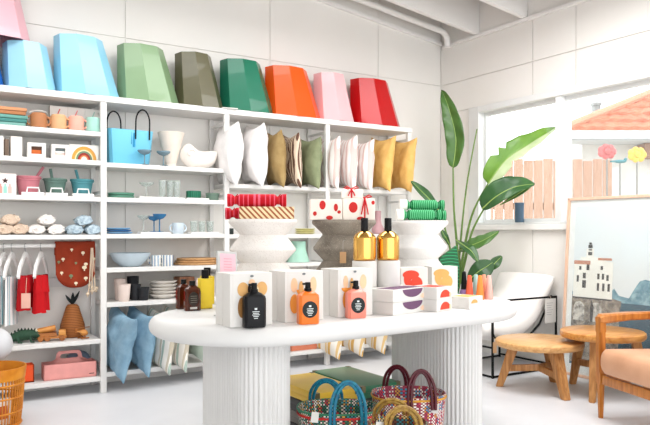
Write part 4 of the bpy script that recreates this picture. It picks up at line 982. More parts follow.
# things in the third and fourth bays
zf = Z(2, 1)
for k in range(3):
    b = nb(); lathe(b, [(.06, 0), (.075, .003), (.095, .016), (.091, .018), (.06, .006)], n=32); one('yellow_dish', b, mat('dish yellow', (226, 220, 160), .4), ('bottom', 'middle', 'top')[k] + ' pale yellow dish of the small pile between the plinths', 'dish', (XA(305, 5.24), 5.24, zf + k * .0165), 0, 'pale yellow dishes')
b = nb(); lathe(b, [(.1, 0), (.104, .004), (.072, .11), (.07, .15), (.075, .185), (.07, .187), (.066, .15)], n=32); one('mint_vase', b, mat('mint glaze', (168, 212, 192), .35, coat=.3), 'mint green vase on the shelf between the plinths', 'vase', (XA(298, 5.26), 5.26, Z(2, 2)))
b = nb(); lathe(b, [(.05, 0), (.06, .01), (.062, .05), (.036, .1), (.03, .13), (.03, .222), (.026, .226)], n=28); one('mauve_vase', b, mat('mauve glaze', (190, 148, 152), .4), 'mauve bottle vase seen between the two gold bottles', 'vase', (XA(378, 5.3), 5.3, Z(3, 1)))
b = nb(); box(b, -.13, .13, -.1, .1, 0, .05, .004); box(b, -.12, .12, -.09, .09, .05, .052); one('terracotta_tray', b, mat('terracotta', (206, 122, 92), .7), 'terracotta flat box on the lowest shelf under the table', 'box', (XA(299, 5.28), 5.28, Z(2, 4)), smooth=False)
b = nb(); lathe(b, [(.02, 0), (.022, .003), (.022, .05)], n=16); one('small_cup', b, mat('dark cup', (50, 60, 58), .5), 'small dark cup at the left end of the shelf behind the white plinth', 'cup', (XA(231, 5.2), 5.2, zf))
# ================================================================ CUSHIONS
from mathutils import noise as MN
def pillow_mesh(bm, w, h, t, seed=0, n=20, pinch=.13, wr=.012):
    """square cushion standing in the Y-Z plane, corners drawn out, soft creases"""
    def pt(u, v, s):
        y = w / 2 * u * (1 - pinch * (1 - v * v)); z = h / 2 * v * (1 - pinch * (1 - u * u))
        k = max(0, (1 - u * u) * (1 - v * v)) ** .42
        q = Vector((u * 1.6 + seed * 3.1, v * 1.6, s * 5 + seed))
        k2 = k * (1 + .22 * MN.noise(q))
        cr = wr * MN.noise(Vector((u * 5 + seed, v * 2.2, s * 2))) * k + wr * .7 * math.sin(7 * (u * .6 + v) + seed) * k * MN.noise(q * .8)
        return Vector((s * (t / 2 * k2 + cr), y, z + (.01 * MN.noise(q) * k)))
    g = {}
    for s in (1, -1):
        for i in range(n + 1):
            for j in range(n + 1):
                e = i in (0, n) or j in (0, n)
                if e and (1, i, j) in g: g[(s, i, j)] = g[(1, i, j)]; continue
                u = math.sin(PI / 2 * (-1 + 2 * i / n)); v = math.sin(PI / 2 * (-1 + 2 * j / n))
                p = pt(u, v, s); 
                if e: p.x = 0
                g[(s, i, j)] = bm.verts.new(p)
    for s in (1, -1):
        for i in range(n):
            for j in range(n):
                f = (g[(s, i, j)], g[(s, i + 1, j)], g[(s, i + 1, j + 1)], g[(s, i, j + 1)])
                bm.faces.new(f if s > 0 else f[::-1])
def cushion(px, tilt, zs, m, lab, cat='cushion', size=.51, dep=.46, t=.15, rz=0, seed=0, yc=5.25, group=None, lean=0, yref=5.02, pinch=.16, wr=.016):
    b = nb(); pillow_mesh(b, dep, size, t, seed, pinch=pinch, wr=wr)
    yc = min(yc, SY1 - .004 - dep / 2 * math.cos(tilt) - size / 2 * math.sin(tilt) - t / 2 * abs(math.sin(rz)) * .3)
    x = XA(px, yref) - dep / 2 * math.sin(rz)
    o = one('cushion', b, m, lab, cat, (x, yc, zs + size / 2 - dep / 2 * tilt + .012), 0, group, ang=70)
    o.rotation_euler = (tilt, lean, rz)
    return o
def linen(n, c, c2=None): return mat(n, c, .95, var=.05, scale=14, col2=c2, bump=.25, bscale=180)
LW = linen('linen white', (244, 240, 238)); LK = linen('linen khaki', (164, 138, 92), (142, 116, 72)); LG = linen('linen sage', (138, 146, 112), (118, 126, 94)); LM = linen('linen mustard', (230, 186, 112), (216, 166, 88))
LBk = linen('linen dusty blue', (138, 172, 193), (110, 147, 172))
SB = stripes('brown ticking', [((222, 204, 182), .52), ((104, 74, 60), .48)], axis=(.62, .78, 0), period=.024, rough=.95)
SP = stripes('pink ticking', [((244, 238, 234), .62), ((224, 196, 190), .38)], axis=(0, 1, 0), period=.06, rough=.95)
SG = stripes('green ticking', [((238, 234, 226), .5), ((176, 194, 184), .22), ((238, 234, 226), .1), ((206, 196, 176), .18)], axis=(0, 1, 0), period=.09, rough=.95)
SM = stripes('mustard ticking', [((242, 236, 226), .5), ((224, 178, 104), .26), ((242, 236, 226), .08), ((232, 198, 140), .16)], axis=(0, 1, 0), period=.1, rough=.95)
G1 = 'cushions filed on the upper shelf'
zA = BAY[2][0]
for px, m, lab, t, sz, sd, rz in ((236.5, LW, 'white cushion at the left end of the upper cushion shelf', .2, .52, 1, -6), (262, LW, 'white cushion next to the khaki one', .2, .53, 2, -8), (281.5, LK, 'khaki brown cushion on the upper cushion shelf', .16, .49, 3, -12),
                              (299, SB, 'cushion with narrow brown and cream stripes', .13, .48, 4, -12), (319, LG, 'sage green cushion beside the shelf post', .16, .46, 5, -6),
                              (338, SP, 'cream cushion with pale pink stripes, leftmost of the three', .14, .48, 6, -10), (355, SP, 'cream cushion with pale pink stripes, middle of the three', .15, .5, 7, -10), (372, SP, 'cream cushion with pale pink stripes, next to the mustard cushions', .15, .48, 8, -6),
                              (392, LM, 'mustard yellow cushion, left of the two', .15, .53, 9, -6), (413, LM, 'mustard yellow cushion at the right end of the upper shelf', .16, .53, 10, -6)):
    cushion(px, .085, zA, m, lab, size=sz, t=t, seed=sd, group=G1, rz=R(rz), lean=R(-4 if sd in (3, 4) else (4 if sd > 8 else 0)))
zB = BAY[1][5]
G2 = 'cushions filed on the lowest shelf'
cushion(129, .20, zB, LBk, 'dusty blue cushion at the left, in front on the lowest shelf', size=.50, dep=.47, t=.165, seed=11, group=G2, rz=R(7), yc=5.222, lean=R(7), wr=.035)
cushion(152, .15, zB, LBk, 'dusty blue cushion on the right, beside the striped cushions', size=.48, dep=.46, t=.15, seed=12, group=G2, rz=R(9), lean=R(3), wr=.03)
cushion(175, .16, zB, SG, 'cream and green striped cushion next to the blue cushions', size=.46, t=.1, seed=13, group=G2, rz=R(16), lean=R(6))
cushion(191, .14, zB, SG, 'cream and green striped cushion half hidden by the table edge', size=.46, t=.1, seed=14, group=G2, rz=R(16), lean=R(6))
cushion(206, .05, zB, linen('linen pale sage', (190, 204, 190)), 'pale sage cushion just left of the table pedestal', size=.44, t=.14, seed=15, group=G2, yref=5.05)
for px, lab, sd in ((339, 'white and mustard striped cushion under the table, leftmost of three', 16), (362, 'white and mustard striped cushion under the table, middle of three', 17), (384, 'white and mustard striped cushion under the table, rightmost of three', 18)):
    cushion(px + 4, .24, zB, SM, lab, size=.52, t=.2, seed=sd, group=G2, rz=R(26), dep=.47, pinch=.1)

# ================================================================ STACKED GAME BOXES UNDER THE TABLE
BRASS = mat('box corner metal', (120, 112, 84), .35, .8)
def gbox(x0, x1, y0, y1, z, h, m, lab, grp):
    g = thing('lidded_box', lab, 'box', ((x0 + x1) / 2, (y0 + y1) / 2, z), 0, grp)
    w, d = (x1 - x0) / 2, (y1 - y0) / 2
    b = nb(); box(b, -w, w, -d, d, h * .48, h, .004); build('lid', b, m, g); b = nb(); box(b, -w + .003, w - .003, -d + .003, d - .003, 0, h * .47, .003); build('base', b, m, g)
    for sx in (-1, 1):
        for sy in (-1, 1):
            b = nb(); cx, cy = sx * w, sy * d; c = .028
            box(b, min(cx - sx * c, cx + sx * .0015), max(cx - sx * c, cx + sx * .0015), min(cy - sy * c, cy + sy * .0015), max(cy - sy * c, cy + sy * .0015), h * .5, h + .0015, .001)
            build('corner', b, BRASS, g, smooth=False)
def lac(n, c): return mat(n, c, .28, var=.03, scale=4, spec=.3)
hb = .072
for k, (c, nm) in enumerate((((30, 30, 32), 'black'), ((112, 106, 100), 'grey'), ((44, 42, 42), 'charcoal'), ((255, 210, 74), 'yellow'))):
    gbox(1.97, 2.265, 3.225, 3.74, .001 + k * (hb + .0018), hb, lac('box ' + nm, c), nm + ' lidded box in the left stack under the table' if k < 3 else 'shiny yellow lidded box on top of the left stack under the table', 'lidded boxes')
for k, (c, nm) in enumerate((((40, 42, 44), 'dark grey'), ((60, 74, 66), 'grey green'), ((30, 52, 42), 'blackish green'), ((58, 128, 92), 'green'))):
    gbox(2.285, 2.57, 3.225, 3.78, .001 + k * (hb + .0018), hb, lac('box ' + nm, c), nm + ' lidded box in the right stack under the table' if k < 3 else 'shiny green lidded box on top of the right stack under the table', 'lidded boxes')

# ================================================================ WOVEN BASKETS
def basket(px, py, F, a, b_, m, lab, band, hm, hpks, hx, tags, lining=None, hw=.062):
    p = W(px, py, F); h = p.z
    g = thing('woven_basket', lab, 'basket', (p.x, p.y, 0), math.atan2(fdir.y, fdir.x), 'woven shopping baskets')
    bm = nb(); uvl = bm.loops.layers.uv.new('UVMap'); N = 56; per = PI * (a + b_)
    uvd = {}
    def ring(sa, z, v, inn=0):
        r_ = []
        for i in range(N):
            t_ = 2 * PI * i / N; e = .82
            cx, sx = math.cos(t_), math.sin(t_)
            vtx = bm.verts.new(((a * sa - inn) * math.copysign(abs(cx) ** e, cx), (b_ * sa - inn) * math.copysign(abs(sx) ** e, sx), z)); uvd[vtx] = (per * i / N, v); r_.append(vtx)
        return r_
    rr = [ring(.8, .002, 0), ring(.84, .03, .03), ring(.93, h * .5, h * .5), ring(1, h - .002, h), ring(1, h, h + .004, .006), ring(1, h - .01, h + .02, .01), ring(.92, h * .45, h * 1.5, .01), ring(.8, .02, h * 2, .01)]
    for r0, r1 in zip(rr, rr[1:]):
        for i in range(N): bm.faces.new((r0[i], r0[(i + 1) % N], r1[(i + 1) % N], r1[i]))
    bm.faces.new(rr[0][::-1]); bm.faces.new(rr[-1])
    for f in bm.faces:
        us = [uvd[l.vert][0] for l in f.loops]
        for l in f.loops:
            u, v = uvd[l.vert]
            if max(us) - u > per / 2: u += per
            l[uvl].uv = (u, v)
    build('body', bm, m, g)
    for zz, t_, bm_ in band:
        bb = nb(); tube(bb, [((a * (.93 + .07 * (zz / h - .5) * 2) + .001) * math.copysign(abs(math.cos(q)) ** .82, math.cos(q)), (b_ * (.93 + .07 * (zz / h - .5) * 2) + .001) * math.copysign(abs(math.sin(q)) ** .82, math.sin(q)), zz) for q in [2 * PI * k / N for k in range(N)]], t_, 6, True)
        build('band', bb, bm_, g)
    for k, (s, x) in enumerate(((1, hx[0]), (-1, hx[1]))):
        hpk = hpks[k]
        bb = nb(); y0 = s * (b_ + .004) * (1 - .3 * (abs(x) / a) ** 2)
        for dx in (-.009, .009):
            base = [(x - hw - dx, y0, h - .06), (x - hw - dx, y0 + .001, h)]
            arc = [(x - (hw + dx) * math.cos(q), y0 - s * .03 * math.sin(q), h + (hpk - h) * math.sin(q) + dx * .6) for q in [PI * i / 14 for i in range(1, 14)]]
            tube(bb, base + arc + [(x + hw + dx, y0 + .001, h), (x + hw + dx, y0, h - .06)], .0085, 7)
        build('handle', bb, hm, g)
    for x, y, z0, rz in tags:
        bb = nb(); box(bb, -.018, .018, -.0008, .0008, -.05, 0, 0, Matrix.Translation((x, y, z0)) @ Matrix.Rotation(R(rz), 4, 'Z') @ Matrix.Rotation(R(8), 4, 'Y')); tube(bb, [(x, y, z0 - .004), (x - .005, y + .01, z0 + .03)], .0012, 5)
        build('paper_tag', bb, PAPER, g, smooth=False)
WA = weave('weave green', [(222, 214, 196), (40, 130, 92), (196, 54, 54), (236, 228, 214), (54, 150, 160), (222, 170, 70), (236, 228, 214), (36, 100, 74)], 130)
WB = weave('weave burgundy', [(238, 230, 222), (166, 40, 70), (238, 230, 222), (40, 150, 186), (238, 228, 220), (210, 60, 90), (222, 160, 60)], 120, (120, 40, 60))
WC = weave('weave gold', [(196, 150, 50), (120, 60, 40), (226, 200, 130), (54, 130, 140), (186, 60, 50), (230, 214, 170), (70, 90, 50)], 130, (60, 40, 34))
CT = mat('cord teal', (28, 128, 150), .4, var=.2, scale=60, col2=(20, 80, 120)); CB = mat('cord burgundy', (84, 22, 34), .35, var=.1); CGd = mat('cord gold', (168, 134, 60), .45, var=.2, scale=70, col2=(110, 70, 36))
basket(338, 406, 3.38, .203, .155, WA, 'green and red woven basket with teal handles, left under the table', [(.305, .006, mat('band red', (196, 44, 40), .5)), (.326, .005, mat('band green', (40, 120, 86), .5))], CT, (.43, .475), (-.06, .045), [(-.11, -.152, .34, 10)], hw=.075)
basket(408.5, 391.5, 3.64, .198, .15, WB, 'white and burgundy woven basket with dark red handles beside the pedestal', [(.325, .006, mat('band ochre', (206, 150, 50), .5))], CB, (.45, .475), (-.05, .05), [(.125, -.138, .31, -14)])
basket(398, 421, 2.95, .128, .10, WC, 'small brown and gold woven basket in front of the two larger baskets', [(.365, .005, mat('band brown', (130, 80, 46), .5))], CGd, (.445, .45), (-.02, .012), [(-.085, -.085, .395, 20)], hw=.068)

# ================================================================ RIGHT-HAND FURNITURE
OAK = wood('oak top', (222, 174, 116), (196, 142, 84), 0, .4, 5, .2); OAK2 = wood('amber oak top', (214, 152, 78), (184, 118, 50), 0, .35, 5, .3); OAKL = wood('oak leg', (196, 142, 86), (156, 104, 56), 2, .45, 5, .1)
def rtable(name, lab, c, z, r, th, feet, m, lm, legw=.06, inset=.62):
    g = thing(name, lab, 'side table', (c[0], c[1], 0), 0, 'round wooden side tables')
    b = nb(); lathe(b, [(r * .5, z - th), (r - .012, z - th), (r - .002, z - th + .012), (r, z - th / 2), (r - .003, z - .008), (r - .014, z)], n=72); build('tabletop', b, m, g, ang=40)
    hub = Vector((0, 0, z * .44))
    for fx, fy in feet:
        f = Vector((fx - c[0], fy - c[1], 0)); tp = Vector((f.x * inset, f.y * inset, z - th)); d = f.xy.normalized(); s = Vector((-d.y, d.x, 0)); dd = Vector((d.x, d.y, 0))
        b = nb(); q0, q1 = legw * .36, legw * .56
        loft(b, [[f + s * a * q0 + dd * e * q0 for a, e in ((-1, -1), (1, -1), (1, 1), (-1, 1))], [tp + s * a * q1 + dd * e * q1 for a, e in ((-1, -1), (1, -1), (1, 1), (-1, 1))]])
        bmesh.ops.bevel(b, geom=list(b.edges), offset=.005, segments=2, affect='EDGES')
        build('leg', b, lm, g)
        b = nb(); mid = f.lerp(tp, .44); bar(b, hub, mid, .032, .05, bev=.004); build('stretcher', b, lm, g)
    return g
rtable('side_table', 'low round pale oak table in front of the sling chair', (4.14, 3.5), .378, .328, .05, ((3.955, 3.73), (4.03, 3.17), (4.434, 3.60)), OAK, OAKL, .075)
rtable('side_table', 'taller round amber wooden table behind the armchair', (4.405, 3.14), .472, .30, .052, ((4.50, 3.475), (4.125, 3.02), (4.64, 2.92)), OAK2, OAKL, .06, .7)
# armchair
AW = wood('armchair wood', (196, 126, 54), (160, 92, 32), 2, .35, 5, .3); LTH = mat('tan leather', (212, 162, 128), .45, var=.05, scale=5, bump=.12, bscale=40, col2=(196, 146, 112))
g = thing('armchair', 'wooden armchair with tan leather seat at the right edge', 'armchair', (3.835, 2.745, 0), R(-18))
def post(bm, x, y, pts, w=.045, d=.025):
    rings = []
    for (xx, z_, f) in pts: rings.append([(x + xx + a * d * f, y + e * w / 2 * f, z_) for a, e in ((-.75, -1), (.75, -1), (.75, 1), (-.75, 1))])
    loft(bm, rings)
for y in (0, -.66):
    b = nb(); post(b, 0, y, ((.0, 0, .72), (0, .22, 1), (0, .30, 1.25), (0, .55, 1.2), (0, .64, 1.1)), .042); bmesh.ops.bevel(b, geom=[e for e in b.edges if e.calc_length() > .1], offset=.008, segments=2, affect='EDGES'); build('leg', b, AW, g)
    b = nb(); post(b, .56, y, ((.1, 0, .7), (0, .24, 1), (-.02, .34, 1)), .05); build('leg', b, AW, g)
    b = nb(); rings = []
    for x, z_, w_, t_ in ((-.02, .634, .03, .018), (0, .64, .036, .03), (.2, .652, .034, .026), (.44, .652, .03, .024), (.56, .648, .024, .02)):
        rings.append([(x, y + a * w_, z_ + e * t_) for a, e in ((-1, -.6), (-.7, -1), (.7, -1), (1, -.6), (1, .6), (.7, 1), (-.7, 1), (-1, .6))])
    loft(b, rings); build('armrest', b, AW, g)
    b = nb(); bar(b, (.40, y, .24), (.58, y, .92), .045, .04, (1, 0, 0), .006); build('back_post', b, AW, g)
b = nb(); bar(b, (.0, -.03, .252), (.0, -.63, .252), .03, .06, bev=.005); build('front_rail', b, AW, g)
for y in (-.0, -.66): b = nb(); bar(b, (.02, y, .252), (.55, y, .235), .028, .055, bev=.005); build('side_rail', b, AW, g)
b = nb(); bar(b, (.57, -.03, .86), (.57, -.63, .86), .03, .08, bev=.006); build('back_rail', b, AW, g)
def puff(bm, w, d, h, M, bul=.02):
    n = 10; rings = []
    for k in range(7):
        t = -1 + k / 3; f = 1 - .05 * t * t if abs(t) < 1 else .93
        ring = []
        for i in range(40):
            a = 2 * PI * i / 40; e = .18; c, s = math.cos(a), math.sin(a)
            ring.append(M @ Vector((w / 2 * f * math.copysign(abs(c) ** e, c), d / 2 * f * math.copysign(abs(s) ** e, s), h / 2 * t * (1 if abs(t) < 1 else 1))))
        rings.append(ring)
    ctr = [[M @ Vector((w / 2 * q * .93 * math.copysign(abs(math.cos(2 * PI * i / 40)) ** .18, math.cos(2 * PI * i / 40)), d / 2 * q * .93 * math.copysign(abs(math.sin(2 * PI * i / 40)) ** .18, math.sin(2 * PI * i / 40)), h / 2 + bul * (1 - q * q))) for i in range(40)] for q in (.75, .4, .05)]
    bot = [[M @ Vector((w / 2 * q * .93 * math.copysign(abs(math.cos(2 * PI * i / 40)) ** .18, math.cos(2 * PI * i / 40)), d / 2 * q * .93 * math.copysign(abs(math.sin(2 * PI * i / 40)) ** .18, math.sin(2 * PI * i / 40)), -h / 2)) for i in range(40)] for q in (.05, .5)]
    loft(bm, bot + rings + ctr)
b = nb(); puff(b, .52, .592, .15, Matrix.Translation((.20, -.335, .372)) @ Matrix.Rotation(R(2), 4, 'Y')); build('seat_cushion', b, LTH, g, ang=60)
b = nb(); puff(b, .48, .60, .12, Matrix.Translation((.47, -.33, .665)) @ Matrix.Rotation(R(-76), 4, 'Y')); build('back_cushion', b, LTH, g, ang=60)
# sling chair
g = thing('sling_chair', 'white cushioned sling chair with black metal frame below the window', 'chair', (4.11, 3.95, 0))
b = nb(); cw = .011
for y in (0, .66):
    for a, e in (((0, y, 0), (0, y, .64)), ((.78, y, 0), (.78, y, .64)), ((0, y, .632), (.78, y, .632)), ((0, y, .012), (.78, y, .012))):
        bar(b, a, e, .015, .015, (0, 1, 0) if a[2] != e[2] else (0, 0, 1))
for x, z_ in ((0, .25), (.78, .62), (.78, .03), (.0, .012)): bar(b, (x, 0, z_), (x, .66, z_), .014, .014)
build('frame', b, BLACKM, g, smooth=False)
for y in (.03, .63):
    b = nb(); tube(b, [(.76, y, .64), (.6, y, .4), (.4, y, .26), (.2, y, .25), (.05, y, .33), (.0, y, .42)], .01, 6); build('sling_strap', b, BLACKM, g)
path = [(.785, .82, .025), (.768, .79, .055), (.70, .66, .09), (.62, .53, .105), (.49, .415, .11), (.33, .36, .11), (.14, .365, .1), (-.01, .40, .075), (-.05, .41, .03)]
b = nb(); rings = []
for k, (x, z_, t_) in enumerate(path):
    a = Vector(path[max(k - 1, 0)][:2]); e = Vector(path[min(k + 1, len(path) - 1)][:2]); d = (e - a).normalized(); nx, nz = -d.y, d.x
    if nz < 0: nx, nz = -nx, -nz
    ring = []
    for i in range(36):
        q = 2 * PI * i / 36; c, s = math.cos(q), math.sin(q); hw_ = .295 + .03 * (k in (0, 1, 7, 8))
        yy = .33 + hw_ * math.copysign(abs(c) ** .5, c) ; tt_ = t_ * math.copysign(abs(s) ** .8, s)
        ring.append((x + nx * tt_, yy, z_ + nz * tt_))
    rings.append(ring)
loft(b, rings); build('cushion', b, mat('chair canvas', (244, 240, 236), .9, var=.015, bump=.08, bscale=12), g, ang=75, sub=1)
g2 = thing('paper_sheet', 'white info sheet hanging from the right arm rail of the sling chair', 'sheet', (4.80, 3.935, .62))
b = nb(); box(b, -.07, .07, -.001, .001, -.21, .0); build('sheet', b, PAPER, g2, smooth=False)
b = nb(); [box(b, -.05, .03 - .01 * (k % 3), -.0016, -.001, -.04 - .02 * k, -.036 - .02 * k) for k in range(6)]; build('lettering', b, mat('grey ink', (170, 168, 166), .6), g2, smooth=False)
b = nb(); tube(b, [(0, -.0, -.005), (0, -.001, .015), (0, .012, .025)], .0015, 5); build('string', b, mat('string', (0, 0, 0)), g2)
g2 = thing('price_tag', 'brown kraft tag hanging on the left front post of the sling chair', 'tag', (4.12, 3.935, .30), R(-20))
b = nb(); box(b, -.016, .016, -.001, .001, -.09, 0); build('tag', b, mat('kraft', (0, 0, 0)), g2, smooth=False)
b = nb(); tube(b, [(0, 0, -.005), (-.005, .002, .03), (-.01, .012, .05)], .0014, 5); build('string', b, mat('string', (0, 0, 0)), g2)

# framed poster leaning on the wall
PYR, PYL, PH = 2.36, 3.82, 1.49
lean = math.atan2(.10, PH)
g = thing('framed_poster', 'large pale wood framed seaside print leaning on the wall under the window', 'picture', (XR - .168, PYL - .032, .001), R(-90))
Mp = Matrix.Rotation(-lean, 4, 'X'); PW = PYL - PYR         # local x runs along the wall to the right, y into the wall, z up
b = nb(); fw_ = .022
for x0_, x1_, z0_, z1_ in ((0, fw_, 0, PH), (PW - fw_, PW, 0, PH), (0, PW, 0, fw_), (0, PW, PH - fw_, PH)): box(b, x0_, x1_, -.03, 0, z0_, z1_, .002, Mp)
build('frame', b, wood('frame wood', (232, 196, 172), (216, 176, 150), 2, .5), g, smooth=False)
def pane_poly(nm, pts, y, m, th=.0008):
    b = nb(); loft(b, [[Mp @ Vector((x, y, z)) for x, z in pts], [Mp @ Vector((x, y - th, z)) for x, z in pts]]); return build(nm, b, m, pr, smooth=False)
pr = None
b = nb(); box(b, fw_, PW - fw_, -.012, -.004, fw_, PH - fw_, 0, Mp); pr = build('print', b, mat('print margin', (240, 240, 238), .35), g, smooth=False)
mg = .075
def TP(pts): return [(.085 + (x - .075) * .70, .66 + (z - .70) * .775) for x, z in pts]
def rc(x0, x1, z0, z1): return [(x0, z0), (x1, z0), (x1, z1), (x0, z1)]
pane_poly('picture_sky', rc(mg, PW - mg, .1, PH - mg), -.0122, mat('print sky', (222, 228, 231), .35, var=.04, scale=1.5, col2=(226, 226, 224)))
hill = [(mg, .48)] + [(mg + (PW - 2 * mg) * i / 30, .76 + .03 * math.sin(i * .9) + .02 * math.sin(i * 2.3) + (.10 * (i / 30) if i > 12 else -.06)) for i in range(31)] + [(PW - mg, .48)]
pane_poly('picture_hills', hill[::-1], -.0132, mat('print hills', (84, 134, 152), .35, var=.3, scale=22, col2=(158, 192, 202)))
pane_poly('picture_sea', rc(mg, PW - mg, .1, .64), -.0142, mat('print sea', (30, 72, 92), .35, var=.15, scale=9, col2=(50, 100, 118)))
pane_poly('picture_rock', TP([(mg - .01, 0), (.70, 0), (.70, .55), (.72, .69), (.55, .72), (mg - .01, .72)]), -.0152, mat('print rock', (164, 150, 136), .35, var=.3, scale=26, col2=(58, 52, 48)))
CRM = mat('print wall', (244, 240, 232), .35, var=.04, scale=10)
pane_poly('picture_house', TP([(mg, .70), (.60, .70), (.60, 1.08), (.45, 1.10), (.45, 1.13), (.16, 1.13), (.16, 1.09), (mg, 1.07)]), -.0162, CRM)
pane_poly('picture_house', TP([(.24, 1.13), (.34, 1.13), (.34, 1.22), (.24, 1.22)]), -.0162, CRM)
DKP = mat('print dark', (52, 48, 48), .35); RFP = mat('print roof', (196, 130, 100), .35)
pane_poly('picture_roof', TP(rc(mg, .30, 1.05, 1.09)), -.0172, RFP); pane_poly('picture_roof', TP(rc(.40, .58, 1.10, 1.125)), -.0172, RFP)
for x0_, x1_, z0_, z1_ in ((.265, .32, 1.15, 1.185), (.27, .315, 1.2, 1.215), (.265, .32, 1.225, 1.26), (.275, .31, 1.265, 1.285), (.20, .25, .80, .88), (.205, .245, .9, .96), (.12, .15, .86, .93), (.40, .43, .90, .96), (.46, .49, .90, .96), (.52, .55, .89, .95), (.40, .43, .78, .86), (.47, .5, .78, .86), (.54, .57, .78, .86), (.15, .18, .99, 1.03), (.25, .29, .99, 1.05), (.44, .47, 1.0, 1.04), (mg, .60, .685, .70)):
    pane_poly('picture_window', TP(rc(x0_, x1_, z0_, z1_)), -.0182, DKP)
for cx in (.17, .40):
    pane_poly('picture_arch', TP([(cx - .075, .45)] + [(cx + .075 * math.cos(q), .58 + .075 * math.sin(q)) for q in [PI - PI * k / 14 for k in range(15)]] + [(cx + .075, .45)]), -.0182, mat('print arch', (216, 208, 198), .35, var=.2, scale=30, col2=(72, 66, 62)))
pane_poly('picture_figure', TP([(.33, .45), (.36, .45), (.37, .6), (.34, .68), (.32, .58)]), -.0192, DKP)
b = nb(); box(b, fw_, PW - fw_, -.0235, -.0215, fw_, PH - fw_, 0, Mp); build('glazing', b, glass('picture glass', (250, 252, 252), .06, .03), g, smooth=False)
# navy vase on the sill
p = W(519.5, 223, 6.37); b = nb(); lathe(b, [(.038, 0), (.042, .004), (.042, .165), (.045, .172), (.045, .185), (.04, .186), (.036, .16)], n=28)
one('sill_vase', b, mat('navy ceramic', (74, 96, 116), .5), 'slate blue cylindrical vase on the window sill', 'vase', (XR + .004, p.y, WZ0 + .0206))

# ================================================================ PLANT
PLX, PLY = 4.56, 4.93
g = thing('bird_of_paradise', 'tall bird of paradise plant with paddle leaves in the corner', 'plant', (PLX, PLY, 0))
P0 = Vector((PLX, PLY, 0))
b = nb(); lathe(b, [(.115, 0), (.125, .006), (.165, .3), (.17, .33), (.16, .33), (.15, .29), (.0, .285)], n=36); build('pot', b, mat('pot white', (232, 230, 226), .6), g)
b = nb(); lathe(b, [(.148, .286), (.1, .296), (.0, .3)], n=24); build('soil', b, mat('soil', (60, 46, 38), .95, bump=.8), g)
GST = mat('stem green', (104, 136, 66), .5, var=.1, scale=8); 
def leafm(n, c, c2): 
    m = mat(n, c, .35, var=.1, scale=5, col2=c2, coat=.15)
    return m
GL1 = leafm('leaf mid', (74, 112, 50), (50, 86, 36)); GL2 = leafm('leaf dark', (56, 96, 48), (34, 72, 36)); GL3 = leafm('leaf light', (112, 152, 56), (78, 122, 44))
def stem(pts, r=.012):
    b = nb(); q = [Vector(W(*p)) - P0 for p in pts]
    # smooth curve through the points from the soil
    full = [Vector((random.uniform(-.03, .03), random.uniform(-.03, .03), .29))] + q
    cr = []
    for i in range(len(full) - 1):
        p0, p1, p2, p3 = full[max(i - 1, 0)], full[i], full[i + 1], full[min(i + 2, len(full) - 1)]
        for k in range(6):
            t = k / 6; cr.append(.5 * ((2 * p1) + (p2 - p0) * t + (2 * p0 - 5 * p1 + 4 * p2 - p3) * t * t + (3 * p1 - p0 - 3 * p2 + p3) * t ** 3))
    cr.append(full[-1]); tube(b, cr, r * 1.5, 8, r2=r * .6); return build('stem', b, GST, g)
def leaf(base, mids, tip, w, m, face, fold=.35, peak=.45, tear=(), asym=(1, 1), wav=.0, m2=None):
    """blade along base..tip (px, py, distance); face = direction the blade looks; fold = how far the two halves close up"""
    P = [Vector(W(*p)) - P0 for p in [base] + list(mids) + [tip]]
    n = 22; cen = []
    def cat(t):
        s = t * (len(P) - 1); i = min(int(s), len(P) - 2); u = s - i
        p0, p1, p2, p3 = P[max(i - 1, 0)], P[i], P[i + 1], P[min(i + 2, len(P) - 1)]
        return .5 * ((2 * p1) + (p2 - p0) * u + (2 * p0 - 5 * p1 + 4 * p2 - p3) * u * u + (3 * p1 - p0 - 3 * p2 + p3) * u ** 3)
    cen = [cat(i / n) for i in range(n + 1)]; F_ = Vector(face).normalized()
    b = nb(); rows = []
    for i, c in enumerate(cen):
        t = i / n; d = (cen[min(i + 1, n)] - cen[max(i - 1, 0)]).normalized(); s = d.cross(F_).normalized(); nn = s.cross(d).normalized()
        a = t ** (math.log(.5) / math.log(peak)); wd = w * (max(0, math.sin(PI * a)) ** .75) + .002
        row = []
        for j in range(-6, 7):
            u = j / 6; sd = asym[0] if u < 0 else asym[1]
            off = wd * abs(u) * sd; ang = fold * (1 - .3 * abs(u))
            wave = wav * math.sin(9 * t * PI + u * 3) * abs(u) * w
            for tt_, dd_ in tear:
                if abs(t - tt_) < .025 and u * dd_ > .45: off *= .62
            row.append(c + s * math.copysign(off * math.cos(ang), u) + nn * (off * math.sin(ang) + wave))
        rows.append(row)
    loft(b, rows, False, False, close=False)
    if m2:
        b.faces.ensure_lookup_table()
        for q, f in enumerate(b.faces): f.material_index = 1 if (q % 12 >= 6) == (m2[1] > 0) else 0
    o = build('leaf', b, m, g, ang=80)
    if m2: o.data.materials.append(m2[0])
    md = o.modifiers.new('thick', 'SOLIDIFY'); md.thickness = .0025
    b = nb(); tube(b, [c - (F_ * -.002) for c in cen[:-1]], .006, 6, r2=.0015); build('midrib', b, mat('midrib', (150, 176, 96), .5), o)
    return o
FC = (-S_, -C_, .15)     # towards the room
stem([(458, 270, 6.55), (454, 210, 6.5), (453, 165, 6.5)], .011)
leaf((453, 168, 6.5), [(456, 140, 6.48), (450, 112, 6.5)], (442, 90, 6.55), .098, GL1, (-S_ - .5, -C_ + .2, .1), .55, .4, wav=.1)
stem([(459, 260, 6.5), (466, 190, 6.45), (477, 129, 6.4)], .0085)
stem([(462, 262, 6.45), (472, 215, 6.3), (489, 182, 6.2)], .011)
